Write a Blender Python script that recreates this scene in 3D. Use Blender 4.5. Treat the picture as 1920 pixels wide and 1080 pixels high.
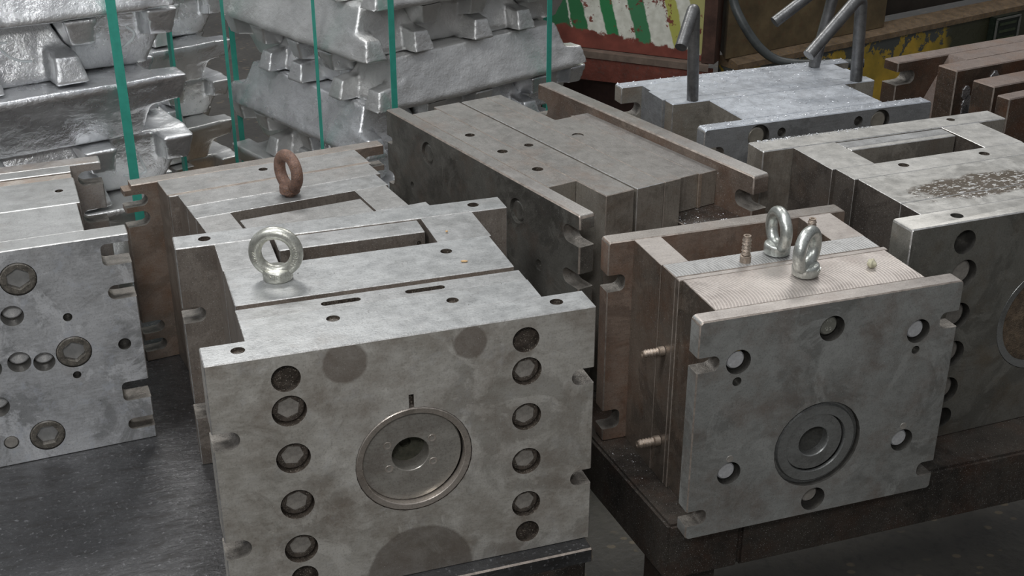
import bpy, bmesh, math, random
from mathutils import Vector, Matrix
random.seed(7)
D = bpy.data
for o in list(D.objects): D.objects.remove(o, do_unlink=True)
S = bpy.context.scene
COL = S.collection
R = math.radians

# ------------------------------------------------------------------ camera, world, lights, exposure
F_PX, PITCH, CAM_H = 2351.8, 0.447, 0.96
cam = D.cameras.new('camera'); cam.sensor_width = 36.0; cam.lens = F_PX * 36.0 / 1920.0
cam.clip_start = 0.05; cam.clip_end = 60
co = D.objects.new('camera', cam); COL.objects.link(co)
co.location = (0, 0, CAM_H); co.rotation_euler = (math.pi / 2 - PITCH, 0, 0)
S.camera = co
S.view_settings.view_transform = 'Standard'; S.view_settings.look = 'None'
S.view_settings.gamma = 1.0; S.view_settings.use_curve_mapping = False
S.view_settings.exposure = -0.13

w = D.worlds.new('hall'); S.world = w; w.use_nodes = True
nt = w.node_tree; nt.nodes.clear()
wo = nt.nodes.new('ShaderNodeOutputWorld'); wb = nt.nodes.new('ShaderNodeBackground')
wt = nt.nodes.new('ShaderNodeTexCoord'); ws = nt.nodes.new('ShaderNodeSeparateXYZ')
wr = nt.nodes.new('ShaderNodeValToRGB'); wm = nt.nodes.new('ShaderNodeMath'); wm.operation = 'MULTIPLY_ADD'
wm.inputs[1].default_value = 0.5; wm.inputs[2].default_value = 0.5
nt.links.new(wt.outputs['Generated'], ws.inputs[0]); nt.links.new(ws.outputs['Z'], wm.inputs[0])
nt.links.new(wm.outputs[0], wr.inputs[0]); nt.links.new(wr.outputs[0], wb.inputs[0]); nt.links.new(wb.outputs[0], wo.inputs[0])
cr = wr.color_ramp
cr.elements[0].position = 0.30; cr.elements[0].color = (0.15, 0.145, 0.14, 1)
cr.elements[1].position = 1.0; cr.elements[1].color = (0.80, 0.82, 0.86, 1)
for p, c in ((0.5, (0.30, 0.30, 0.30, 1)), (0.62, (0.42, 0.43, 0.45, 1)), (0.75, (0.62, 0.64, 0.68, 1))):
    e = cr.elements.new(p); e.color = c
wb.inputs[1].default_value = 0.42

def area(name, loc, target, sx, sy, power, color=(1, 1, 1)):
    l = D.lights.new(name, 'AREA'); l.shape = 'RECTANGLE'; l.size = sx; l.size_y = sy; l.energy = power; l.color = color
    o = D.objects.new(name, l); COL.objects.link(o); o.location = loc
    o.rotation_euler = (Vector(target) - Vector(loc)).to_track_quat('-Z', 'Y').to_euler()
    return o
area('hall_lamp_rear', (-1.3, 4.6, 3.8), (0, 1.8, 0.2), 1.4, 0.8, 62, (1.0, 0.99, 0.97))
area('hall_lamp_rear', (1.6, 4.8, 3.8), (0.3, 1.8, 0.2), 1.4, 0.8, 50, (1.0, 0.98, 0.95))
area('hall_lamp_overhead', (-0.2, 1.2, 3.6), (-0.1, 1.5, 0.2), 1.6, 1.0, 34, (0.97, 0.99, 1.0))
area('stack_fill_light', (-1.6, 0.2, 3.3), (-0.35, 2.6, 0.2), 1.1, 0.7, 60, (0.98, 0.99, 1.0))  # added fill light, brightens the ingot stacks and mould fronts
area('camera_flash', (-0.10, -0.05, 1.25), (-0.35, 2.0, 0.2), 0.22, 0.16, 9, (1.0, 1.0, 1.0))

# ------------------------------------------------------------------ node helpers
class NG:
    def __init__(s, name):
        s.m = D.materials.new(name); s.m.use_nodes = True; s.t = s.m.node_tree; s.t.nodes.clear()
        s.out = s.t.nodes.new('ShaderNodeOutputMaterial'); s.b = s.t.nodes.new('ShaderNodeBsdfPrincipled')
        s.t.links.new(s.b.outputs[0], s.out.inputs[0])
        s.tc = s.t.nodes.new('ShaderNodeTexCoord'); s.co = s.tc.outputs['Object']
    def L(s, a, b): s.t.links.new(a, b)
    def put(s, v, sock):
        if hasattr(v, 'links') or hasattr(v, 'is_linked'): s.L(v, sock)
        else: sock.default_value = v
    def map(s, scale=(1, 1, 1), loc=(0, 0, 0), rot=(0, 0, 0)):
        n = s.t.nodes.new('ShaderNodeMapping'); n.inputs['Scale'].default_value = scale
        n.inputs['Location'].default_value = loc; n.inputs['Rotation'].default_value = rot
        s.L(s.co, n.inputs[0]); return n.outputs[0]
    def noise(s, scale, detail=4, rough=0.55, vec=None, dist=0.0):
        n = s.t.nodes.new('ShaderNodeTexNoise'); n.inputs['Scale'].default_value = scale
        n.inputs['Detail'].default_value = detail; n.inputs['Roughness'].default_value = rough
        n.inputs['Distortion'].default_value = dist
        s.L(vec if vec is not None else s.co, n.inputs['Vector']); return n.outputs[0]
    def vor(s, scale, vec=None, feature='F1'):
        n = s.t.nodes.new('ShaderNodeTexVoronoi'); n.inputs['Scale'].default_value = scale; n.feature = feature
        s.L(vec if vec is not None else s.co, n.inputs['Vector']); return n
    def math(s, op, a, b=0.0, c=0.0, clamp=False):
        n = s.t.nodes.new('ShaderNodeMath'); n.operation = op; n.use_clamp = clamp
        for i, v in enumerate((a, b, c)): s.put(v, n.inputs[i])
        return n.outputs[0]
    def rng(s, v, a, b, c=0.0, d=1.0):
        n = s.t.nodes.new('ShaderNodeMapRange'); n.clamp = True
        s.L(v, n.inputs[0])
        for i, x in enumerate((a, b, c, d)): n.inputs[i + 1].default_value = x
        return n.outputs[0]
    def mix(s, f, a, b, mode='MIX'):
        n = s.t.nodes.new('ShaderNodeMix'); n.data_type = 'RGBA'; n.blend_type = mode
        s.put(f, n.inputs[0])
        for v, k in ((a, 6), (b, 7)):
            if isinstance(v, tuple): n.inputs[k].default_value = v if len(v) == 4 else v + (1,)
            else: s.L(v, n.inputs[k])
        return n.outputs[2]
    def xyz(s):
        n = s.t.nodes.new('ShaderNodeSeparateXYZ'); s.L(s.co, n.inputs[0]); return n.outputs
    def fin(s, col, rough, metal=0.0, bump=None, bstr=0.3, bdist=0.001):
        s.put(col if not isinstance(col, tuple) else col + (1,) * (4 - len(col)), s.b.inputs['Base Color'])
        s.put(rough, s.b.inputs['Roughness']); s.put(metal, s.b.inputs['Metallic'])
        if bump is not None:
            n = s.t.nodes.new('ShaderNodeBump'); n.inputs['Strength'].default_value = bstr
            n.inputs['Distance'].default_value = bdist; s.L(bump, n.inputs['Height']); s.L(n.outputs[0], s.b.inputs['Normal'])
        return s.m

def steel(name, light=(0.46, 0.46, 0.45), dark=(0.26, 0.255, 0.245), rust=(0.20, 0.12, 0.08), rust_amt=0.45,
          rough=0.42, metal=0.55, seed=0.0, brush=(1, 1, 6), spots=(), specks=0.0, arcs=None, oil=None, pits=0.2, frost=0.0, big=9.0, patch=0.5):
    g = NG(name)
    off = g.map(loc=(seed * 3.7, seed * 1.3, seed * 2.1))
    n1 = g.noise(big, 5, 0.6, off); n2 = g.noise(55, 4, 0.65, off); n3 = g.noise(420, 3, 0.6, off)
    br = g.noise(60, 3, 0.6, g.map(scale=brush, loc=(seed, 0, 0)))
    base = g.mix(g.rng(n1, 0.35, 0.68), dark, light)
    base = g.mix(g.math('MULTIPLY', g.rng(n2, 0.35, 0.7), 0.55), base, light)
    base = g.mix(g.math('MULTIPLY', g.rng(br, 0.4, 0.65), 0.30), base, tuple(min(1, c * 1.25) for c in light))
    pn = g.noise(8, 9, 0.68, g.map(loc=(seed * 1.9, 4, seed)), 0.8); pn2 = g.noise(13, 8, 0.7, g.map(loc=(2, seed * 2.3, 7)), 1.0)
    base = g.mix(g.math('MULTIPLY', g.rng(pn, 0.52, 0.575), patch), base, tuple(c * 0.72 for c in dark))
    base = g.mix(g.math('MULTIPLY', g.rng(pn2, 0.55, 0.60), patch), base, tuple(min(1, c * 1.22) for c in light))
    rn = g.noise(14, 6, 0.7, g.map(loc=(seed + 5, seed * 2, 3)))
    rmask = g.math('MULTIPLY', g.rng(rn, 0.62 - 0.22 * rust_amt, 0.74), rust_amt, clamp=True)
    base = g.mix(rmask, base, rust)
    base = g.mix(g.math('MULTIPLY', g.rng(n3, 0.52, 0.68), 0.36), base, tuple(c * 0.45 for c in dark))
    if frost > 0:
        fn = g.noise(30, 8, 0.75, g.map(loc=(seed + 9, 1, 2)))
        base = g.mix(g.math('MULTIPLY', g.rng(fn, 0.55, 0.62), frost), base, (0.62, 0.65, 0.70))
    if spots:
        x, y, z = g.xyz()
        wob = g.math('MULTIPLY', g.math('SUBTRACT', g.noise(40, 3), 0.5), 0.006)
        for (cx, cz, r, colr, k) in spots:
            dx = g.math('SUBTRACT', x, cx); dz = g.math('SUBTRACT', z, cz)
            dd = g.math('SQRT', g.math('ADD', g.math('MULTIPLY', dx, dx), g.math('MULTIPLY', dz, dz)))
            dd = g.math('ADD', dd, wob)
            mk = g.math('MULTIPLY', g.rng(dd, r, r - 0.003), k)
            base = g.mix(mk, base, colr)
    rg = g.math('ADD', g.math('MULTIPLY', g.math('SUBTRACT', n2, 0.5), 0.35), rough)
    bump = g.math('ADD', g.math('MULTIPLY', n2, 0.6), g.math('MULTIPLY', n3, pits * 2))
    if arcs:
        x, y, z = g.xyz()
        yy = g.math('SUBTRACT', y, arcs[0])
        rt_ = g.math('SQRT', g.math('MAXIMUM', g.math('SUBTRACT', arcs[1] * arcs[1], g.math('MULTIPLY', yy, yy)), 0.0))
        ph = g.math('MULTIPLY', g.math('SUBTRACT', x, rt_), arcs[2])
        ph = g.math('ADD', ph, g.math('MULTIPLY', g.noise(25, 2), 3.0))
        sn = g.math('SINE', ph)
        base = g.mix(g.math('MULTIPLY', g.rng(sn, 0.1, 0.8), 0.65), base, tuple(min(1, c * 1.45) for c in light))
        bump = g.math('ADD', bump, g.math('MULTIPLY', sn, 0.2))
    if oil:
        x, y, z = g.xyz()
        dx = g.math('MULTIPLY', g.math('SUBTRACT', x, oil[0]), 1.0 / oil[2]); dy = g.math('MULTIPLY', g.math('SUBTRACT', y, oil[1]), 1.0 / oil[3])
        dd = g.math('SQRT', g.math('ADD', g.math('MULTIPLY', dx, dx), g.math('MULTIPLY', dy, dy)))
        dd = g.math('ADD', dd, g.math('MULTIPLY', g.math('SUBTRACT', g.noise(35, 5, 0.7), 0.5), 1.1))
        mk = g.rng(dd, 1.0, 0.8)
        base = g.mix(g.math('MULTIPLY', mk, 0.85), base, (0.13, 0.09, 0.05))
        v = g.rng(g.noise(170, 3, 0.6, g.map(scale=(0.7, 1.3, 1))), 0.56, 0.60)
        base = g.mix(g.math('MULTIPLY', v, mk), base, (0.85, 0.85, 0.83))  # white glints painted into the colour of the wet oil
        rg = g.mix(mk, rg, (0.16, 0.16, 0.16))
        bump = g.math('ADD', bump, g.math('MULTIPLY', g.math('MULTIPLY', v, mk), 1.5))
    sn_ = g.noise(900, 2, 0.5)
    base = g.mix(g.math('MULTIPLY', g.rng(sn_, 0.66, 0.70), 0.55), base, (0.72, 0.71, 0.69))
    if specks > 0:
        vn = g.vor(210, g.map(loc=(seed, 7, 1))).outputs['Distance']
        sm = g.math('MULTIPLY', g.rng(vn, 0.10, 0.05), g.rng(g.noise(18, 3), 0.62 - 0.25 * specks, 0.66 - 0.2 * specks))
        base = g.mix(sm, base, (0.75, 0.75, 0.74))
    return g.fin(base, rg, metal, bump, 0.28, 0.0012)

def simple(name, col, rough=0.5, metal=0.0, nscale=40, var=0.25, bstr=0.2, bdist=0.001, pit=None):
    g = NG(name); n = g.noise(nscale, 5, 0.65); n2 = g.noise(nscale * 6, 3, 0.6)
    c = g.mix(g.rng(n, 0.3, 0.7), tuple(x * (1 - var) for x in col), tuple(min(1, x * (1 + var)) for x in col))
    if pit: c = g.mix(g.math('MULTIPLY', g.rng(n2, 0.55, 0.72), pit[1]), c, pit[0])
    return g.fin(c, g.math('ADD', g.math('MULTIPLY', g.math('SUBTRACT', n2, 0.5), 0.3), rough), metal, g.math('ADD', n, n2), bstr, bdist)

EDGE = simple('worn_bright_edge', (0.62, 0.61, 0.59), 0.32, 0.8, 90, 0.35)
EDGEB = simple('worn_brown_edge', (0.36, 0.31, 0.27), 0.4, 0.6, 90, 0.4)
SLOTM = simple('dark_slot_wall', (0.20, 0.185, 0.165), 0.45, 0.4, 70, 0.4, 0.5, 0.0015, pit=((0.06, 0.05, 0.045), 0.5))  # dark brownish grey with darker patches, for the slot walls
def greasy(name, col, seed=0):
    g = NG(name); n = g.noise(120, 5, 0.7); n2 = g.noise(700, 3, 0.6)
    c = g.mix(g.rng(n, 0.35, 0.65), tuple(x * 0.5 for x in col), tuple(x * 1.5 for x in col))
    c = g.mix(g.math('MULTIPLY', g.rng(n2, 0.62, 0.66), 0.8), c, (0.55, 0.50, 0.42))  # sparse pale specks painted in as glitter on the grease
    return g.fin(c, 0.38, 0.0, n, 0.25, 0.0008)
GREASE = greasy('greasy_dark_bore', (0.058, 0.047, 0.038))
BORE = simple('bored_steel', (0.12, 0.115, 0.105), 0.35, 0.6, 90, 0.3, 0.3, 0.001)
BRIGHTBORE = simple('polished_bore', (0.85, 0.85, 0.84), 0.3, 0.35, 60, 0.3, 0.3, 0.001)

# ------------------------------------------------------------------ geometry helpers
def finish(bm, name, mats, parent=None, smooth=30, loc=None, rot=None):
    me = D.meshes.new(name); bm.to_mesh(me); bm.free()
    return link(me, name, mats, parent, smooth, loc, rot)
def link(me, name, mats, parent=None, smooth=30, loc=None, rot=None):
    if mats is not None:
        idx = [p.material_index for p in me.polygons]
        me.materials.clear()
        for m in (mats if isinstance(mats, (list, tuple)) else [mats]): me.materials.append(m)
        me.polygons.foreach_set('material_index', idx)
    if smooth:
        me.polygons.foreach_set('use_smooth', [True] * len(me.polygons)); me.set_sharp_from_angle(angle=R(smooth))
    o = D.objects.new(name, me); COL.objects.link(o)
    if loc: o.location = loc
    if rot: o.rotation_euler = rot
    if parent: o.parent = parent
    return o
def bx(bm, x0, x1, y0, y1, z0, z1, mi=0):
    vs = [bm.verts.new(p) for p in ((x0, y0, z0), (x1, y0, z0), (x1, y1, z0), (x0, y1, z0), (x0, y0, z1), (x1, y0, z1), (x1, y1, z1), (x0, y1, z1))]
    for f in ((3, 2, 1, 0), (4, 5, 6, 7), (0, 1, 5, 4), (1, 2, 6, 5), (2, 3, 7, 6), (3, 0, 4, 7)):
        q = bm.faces.new([vs[i] for i in f]); q.material_index = mi
def prism(bm, pts, axis, a, b, mi=0):
    """closed polygon pts (2D) extruded along axis from a to b"""
    def P(p, t):
        return {'x': (t, p[0], p[1]), 'y': (p[0], t, p[1]), 'z': (p[0], p[1], t)}[axis]
    A = [bm.verts.new(P(p, a)) for p in pts]; B = [bm.verts.new(P(p, b)) for p in pts]
    fs = [bm.faces.new(A), bm.faces.new(B[::-1])]
    n = len(pts)
    for i in range(n): fs.append(bm.faces.new((A[i], B[i], B[(i + 1) % n], A[(i + 1) % n])))
    for f in fs: f.material_index = mi
    bmesh.ops.recalc_face_normals(bm, faces=fs)
def circ(cx, cy, r, n=32, ph=0.0): return [(cx + r * math.cos(2 * math.pi * i / n + ph), cy + r * math.sin(2 * math.pi * i / n + ph)) for i in range(n)]
def stadium(x0, x1, y, r, n=12):
    p = [(x1 - r + r * math.cos(t), y + r * math.sin(t)) for t in [-math.pi / 2 + math.pi * i / n for i in range(n + 1)]]
    p += [(x0 + r + r * math.cos(t), y + r * math.sin(t)) for t in [math.pi / 2 + math.pi * i / n for i in range(n + 1)]]
    return p
def edge_slot(xe, xi, z0, z1, rc=None, n=8):
    """open slot from beyond edge xe to inner x xi"""
    s = 1 if xi > xe else -1; h = (z1 - z0) / 2; rc = h * 0.98 if rc is None else rc
    xo = xe - s * 0.02
    p = [(xo, z0), (xi - s * rc, z0)]
    p += [(xi - s * rc + s * rc * math.sin(t), z0 + rc - rc * math.cos(t)) for t in [math.pi / 2 * i / n for i in range(1, n + 1)]]
    p += [(xi - s * rc + s * rc * math.cos(t), z1 - rc + rc * math.sin(t)) for t in [math.pi / 2 * i / n for i in range(0, n + 1)]]
    p += [(xo, z1)]
    q = []
    for a in p:
        if not q or (abs(a[0] - q[-1][0]) + abs(a[1] - q[-1][1])) > 1e-6: q.append(a)
    return q
def evalmesh(o):
    dg = bpy.context.evaluated_depsgraph_get(); dg.update()
    return D.meshes.new_from_object(o.evaluated_get(dg), preserve_all_data_layers=False, depsgraph=dg)

def plate(parent, name, x0, x1, y0, y1, z0, z1, mat, cuts=(), bev=0.0012, edge=None, bore=None, corner=0.0, label=None, top=None):
    """steel plate: block with cut holes, slots and pockets, worn chamfered edges"""
    bm = bmesh.new()
    if corner > 0:
        prism(bm, [(x0 + corner, z0), (x1 - corner, z0), (x1, z0 + corner), (x1, z1 - corner), (x1 - corner, z1), (x0 + corner, z1), (x0, z1 - corner), (x0, z0 + corner)], 'y', y0, y1)
    else: bx(bm, x0, x1, y0, y1, z0, z1)
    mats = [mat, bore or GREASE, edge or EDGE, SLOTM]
    me = D.meshes.new(name); bm.to_mesh(me); bm.free()
    for m in mats: me.materials.append(m)
    o = D.objects.new(name, me); COL.objects.link(o)
    tmp = None
    if bev > 0:
        bv = o.modifiers.new('v', 'BEVEL'); bv.width = bev; bv.segments = 1; bv.limit_method = 'ANGLE'; bv.angle_limit = R(40)
        bv.material = 2; bv.use_clamp_overlap = False
    if cuts:
        cb = bmesh.new()
        for c in cuts:
            k = c[0]
            if k == 'hf':   # round hole in the front face (x, z, r, depth)
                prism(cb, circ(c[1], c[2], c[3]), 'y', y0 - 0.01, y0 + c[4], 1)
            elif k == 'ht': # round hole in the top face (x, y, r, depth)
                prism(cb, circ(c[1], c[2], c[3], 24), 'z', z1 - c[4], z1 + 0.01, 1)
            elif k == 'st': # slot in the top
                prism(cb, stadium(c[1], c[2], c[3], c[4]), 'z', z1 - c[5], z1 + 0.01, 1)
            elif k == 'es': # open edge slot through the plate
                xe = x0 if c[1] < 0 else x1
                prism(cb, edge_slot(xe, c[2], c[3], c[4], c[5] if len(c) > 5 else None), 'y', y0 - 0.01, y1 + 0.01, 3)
            elif k == 'bx': bx(cb, *c[1:7], mi=(c[7] if len(c) > 7 else 0))
        cm = D.meshes.new('cut'); cb.to_mesh(cm); cb.free()
        for m in mats: cm.materials.append(m)
        tmp = D.objects.new('cut', cm); COL.objects.link(tmp)
        bo = o.modifiers.new('b', 'BOOLEAN'); bo.operation = 'DIFFERENCE'; bo.object = tmp; bo.solver = 'EXACT'; bo.use_self = True
    nm = evalmesh(o)
    D.objects.remove(o, do_unlink=True)
    if tmp: D.objects.remove(tmp, do_unlink=True)
    r = link(nm, name, mats, parent, 30)
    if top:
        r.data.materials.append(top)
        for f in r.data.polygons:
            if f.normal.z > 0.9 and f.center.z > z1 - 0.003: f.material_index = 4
    if label: r['label'] = label
    return r

def tplate(top, *a, **k): return plate(*a, top=top, **k)

def root(name, loc, yaw, label, cat, group=None):
    o = D.objects.new(name, None); COL.objects.link(o); o.empty_display_size = 0.05
    o.location = loc; o.rotation_euler = (0, 0, yaw); o['label'] = label; o['category'] = cat
    if group: o['group'] = group
    return o
def tag(o, label, cat, group=None, kind=None):
    if label: o['label'] = label
    if cat: o['category'] = cat
    if group: o['group'] = group
    if kind: o['kind'] = kind
    return o

def lathe_y(bm, prof, cx, cz, n=40, mi=0):
    """profile list of (r, y) revolved around the y axis through (cx, cz)"""
    rings = []
    for r, y in prof:
        if r < 1e-6: rings.append([bm.verts.new((cx, y, cz))])
        else: rings.append([bm.verts.new((cx + r * math.cos(2 * math.pi * i / n), y, cz + r * math.sin(2 * math.pi * i / n))) for i in range(n)])
    fs = []
    for a, b in zip(rings[:-1], rings[1:]):
        for i in range(n):
            j = (i + 1) % n
            if len(a) == 1 and len(b) == 1: continue
            if len(a) == 1: fs.append(bm.faces.new((a[0], b[i], b[j])))
            elif len(b) == 1: fs.append(bm.faces.new((a[i], b[0], a[j])))
            else: fs.append(bm.faces.new((a[i], b[i], b[j], a[j])))
    for f in fs: f.material_index = mi
    bmesh.ops.recalc_face_normals(bm, faces=fs)
def lathe_z(bm, prof, cx, cy, n=32, mi=0):
    k = len(bm.verts); bm.verts.ensure_lookup_table()
    lathe_y(bm, prof, 0, 0, n, mi); bm.verts.ensure_lookup_table()
    for v in bm.verts[k:]: v.co = Vector((cx + v.co.x, cy + v.co.z, v.co.y))

HEADM = simple('bolt_head_oily', (0.40, 0.375, 0.34), 0.4, 0.45, 120, 0.25, 0.4, 0.001, pit=((0.10, 0.08, 0.065), 0.35))
RIMM = greasy('bolt_rim_oily', (0.068, 0.056, 0.046))
def turned(name):
    g = NG(name); x, y, z = g.xyz()
    a = g.math('ARCTAN2', x, z); s = g.math('SINE', g.math('MULTIPLY', a, 2.0))
    c = g.mix(g.rng(g.noise(300, 2), 0.3, 0.7), (0.70, 0.71, 0.73), (0.90, 0.91, 0.93))
    m = g.fin(c, 0.3, 0.55); g.b.inputs['Anisotropic'].default_value = 0.85
    t = g.t.nodes.new('ShaderNodeTangent'); t.direction_type = 'RADIAL'; t.axis = 'Y'; g.L(t.outputs[0], g.b.inputs['Tangent'])
    return m
TURN = turned('turned_bright_steel')
def socket_bolt(parent, x, z, y, r, rh, depth=0.010, hd=0.03, ph=0.3, mats=None, label=None, name='socket_bolt'):
    """cap screw lying in its counterbore: ring head with hexagon socket"""
    bm = bmesh.new(); n = 36
    outer = [bm.verts.new((x + r * 0.96 * math.cos(2 * math.pi * i / n), y + 0.0012, z + r * 0.96 * math.sin(2 * math.pi * i / n))) for i in range(n)]
    o1 = [bm.verts.new((x + r * 0.88 * math.cos(2 * math.pi * i / n), y, z + r * 0.88 * math.sin(2 * math.pi * i / n))) for i in range(n)]
    hexp = []
    for i in range(n):
        t = 2 * math.pi * i / n + 1e-6; s = (t - ph) % (math.pi / 3) - math.pi / 6
        hr = rh * math.cos(math.pi / 6) / math.cos(s); hexp.append((math.cos(t) * hr, math.sin(t) * hr))
    h0 = [bm.verts.new((x + a, y, z + b)) for a, b in hexp]; h1 = [bm.verts.new((x + a * 0.99, y + depth, z + b * 0.99)) for a, b in hexp]
    back = [bm.verts.new((x + r * 0.96 * math.cos(2 * math.pi * i / n), y + hd, z + r * 0.96 * math.sin(2 * math.pi * i / n))) for i in range(n)]
    cen = bm.verts.new((x, y + depth + 0.0015, z)); fs = []
    for i in range(n):
        j = (i + 1) % n
        for q, mi in (((back[i], outer[i], outer[j], back[j]), 1), ((outer[i], o1[i], o1[j], outer[j]), 1), ((o1[i], h0[i], h0[j], o1[j]), 1), ((h0[i], h1[i], h1[j], h0[j]), 1)):
            f = bm.faces.new(q); f.material_index = mi
        f = bm.faces.new((h1[i], cen, h1[j])); f.material_index = 0
    f = bm.faces.new(back); f.material_index = 1
    bmesh.ops.recalc_face_normals(bm, faces=bm.faces[:])
    for v in bm.verts: v.co -= Vector((x, y, z))
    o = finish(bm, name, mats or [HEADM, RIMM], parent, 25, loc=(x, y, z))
    if label: o['label'] = label
    return o
def disc_bolt(parent, x, z, y, r, hexa=False, mats=None, name='bolt_head', label=None, th=0.012):
    bm = bmesh.new()
    if hexa: prism(bm, circ(0, 0, r, 6, 0.4), 'y', 0, th); bmesh.ops.bevel(bm, geom=bm.edges[:], offset=0.0012, segments=2, affect='EDGES')
    else: lathe_y(bm, [(0, 0), (r * 0.86, 0), (r, 0.0015), (r, th), (0, th)], 0, 0)
    o = finish(bm, name, mats or [HEADM], parent, 30, loc=(x, y, z))
    if label: o['label'] = label
    return o

def tube(bm, pts, rad, n=14, closed=False, caps=True):
    pts = [Vector(p) for p in pts]; m = len(pts); rings = []
    up = Vector((0.01, 0.02, 1)).normalized(); prev = None
    for i, p in enumerate(pts):
        if closed: t = (pts[(i + 1) % m] - pts[i - 1]).normalized()
        else: t = (pts[min(i + 1, m - 1)] - pts[max(i - 1, 0)]).normalized()
        if prev is None:
            a = t.cross(up); a = a.normalized() if a.length > 0.1 else t.cross(Vector((1, 0, 0))).normalized()
        else: a = (prev - t * prev.dot(t)).normalized()
        prev = a; b = t.cross(a); r = rad(i / (m - 1)) if callable(rad) else rad
        rings.append([bm.verts.new(p + (a * math.cos(2 * math.pi * k / n) + b * math.sin(2 * math.pi * k / n)) * r) for k in range(n)])
    fs = []
    for i in range(m if closed else m - 1):
        A, B = rings[i], rings[(i + 1) % m]
        for k in range(n): fs.append(bm.faces.new((A[k], A[(k + 1) % n], B[(k + 1) % n], B[k])))
    if caps and not closed: fs += [bm.faces.new(rings[0][::-1]), bm.faces.new(rings[-1])]
    bmesh.ops.recalc_face_normals(bm, faces=fs)

ZINC = simple('galvanised_forged_steel', (0.50, 0.50, 0.45), 0.36, 0.75, 90, 0.28, 0.3, 0.0006, pit=((0.14, 0.11, 0.08), 0.55))
ZINC2 = simple('zinc_plated_steel', (0.52, 0.54, 0.51), 0.34, 0.8, 70, 0.3, 0.3, 0.0008, pit=((0.10, 0.10, 0.09), 0.6))
RUSTB = simple('rusted_forged_steel', (0.21, 0.13, 0.10), 0.6, 0.3, 60, 0.5, 0.7, 0.002, pit=((0.38, 0.17, 0.06), 0.5))
def text_mesh(s, size, depth, font_scale=(1, 1)):
    c = D.curves.new('t', 'FONT'); c.body = s; c.size = size; c.extrude = depth; c.align_x = 'CENTER'; c.align_y = 'CENTER'; c.bevel_depth = size * 0.018
    c.offset = size * 0.012
    o = D.objects.new('t', c); COL.objects.link(o); me = evalmesh(o); D.objects.remove(o, do_unlink=True)
    return me
def add_text(bm, s, size, fn, depth=0.0006):
    """raised letters; fn maps the flat text point (u, v, d) to a 3D point"""
    me = text_mesh(s, size, depth); k = len(bm.verts); bm.from_mesh(me); bm.verts.ensure_lookup_table()
    for v in bm.verts[k:]: v.co = Vector(fn(v.co.x, v.co.y, v.co.z))
    D.meshes.remove(me)
def eye_bolt(parent, x, y, z, yaw, Rm, rt, rc, hc, mat, label, texts=None, tilt=0.0, shank=0.0):
    bm = bmesh.new()
    zc = shank + hc + Rm * 0.80
    tube(bm, [(Rm * math.cos(2 * math.pi * i / 48), 0, zc + Rm * math.sin(2 * math.pi * i / 48)) for i in range(48)], rt, 20, closed=True)
    lathe_z(bm, [(0, shank), (rc * 0.94, shank), (rc, shank + 0.0015), (rc, shank + hc * 0.75), (rc * 0.96, shank + hc * 0.92), (rc * 0.86, shank + hc), (0, shank + hc)], 0, 0, 32)
    if shank > 0: lathe_z(bm, [(0, -0.01), (rc * 0.52, -0.01), (rc * 0.52, shank + 0.002), (0, shank + 0.002)], 0, 0, 20)
    vs = Matrix.Rotation(tilt, 4, 'Y')
    bmesh.ops.transform(bm, matrix=vs, verts=bm.verts[:])
    o = finish(bm, 'eye_bolt', mat, parent, 50, loc=(x, y, z), rot=(0, 0, yaw)); o['label'] = label
    if texts:
        for kind, s, sz in texts:
            b = bmesh.new()
            if kind == 'collar': add_text(b, s, sz, lambda u, v, d: ((rc + 0.0002 + d) * math.sin(u / rc), -(rc + 0.0002 + d) * math.cos(u / rc), shank + hc * 0.52 + v))
            else:
                sg = -1 if kind == 'left' else 1
                # letters run around the ring on the side that faces the viewer
                def fn(u, v, d, sg=sg):
                    a = (math.pi + 0.15 - u / Rm) if sg < 0 else (u / Rm - 0.12)
                    ph = v / rt
                    rr = Rm + (-v if sg > 0 else v)
                    dep = math.sqrt(max(1e-9, rt * rt - min(rt * 0.98, abs(v)) ** 2)) + 0.0001 + d
                    return (rr * math.cos(a), -dep, zc + rr * math.sin(a))
                add_text(b, s, sz, fn)
            finish(b, 'lettering', mat, o, 50)
    return o
BRASS = simple('dirty_hose_nipple', (0.36, 0.30, 0.25), 0.42, 0.6, 120, 0.4, 0.5, 0.001, pit=((0.55, 0.32, 0.08), 0.35))
def nipple(parent, loc, rot, L=0.04, r=0.0062, label=None):
    bm = bmesh.new(); prof = [(0, 0), (r * 1.15, 0), (r * 1.15, L * 0.24), (r * 0.78, L * 0.27)]
    for i in range(5):
        z = L * (0.30 + 0.13 * i); prof += [(r * 1.0, z), (r * 0.72, z + L * 0.115)]
    prof += [(r * 0.8, L), (r * 0.45, L), (r * 0.42, L * 0.9), (0, L * 0.9)]
    lathe_z(bm, prof, 0, 0, 20)
    o = finish(bm, 'hose_nipple', BRASS, parent, 35, loc=loc, rot=rot)
    if label: o['label'] = label
    return o

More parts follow.
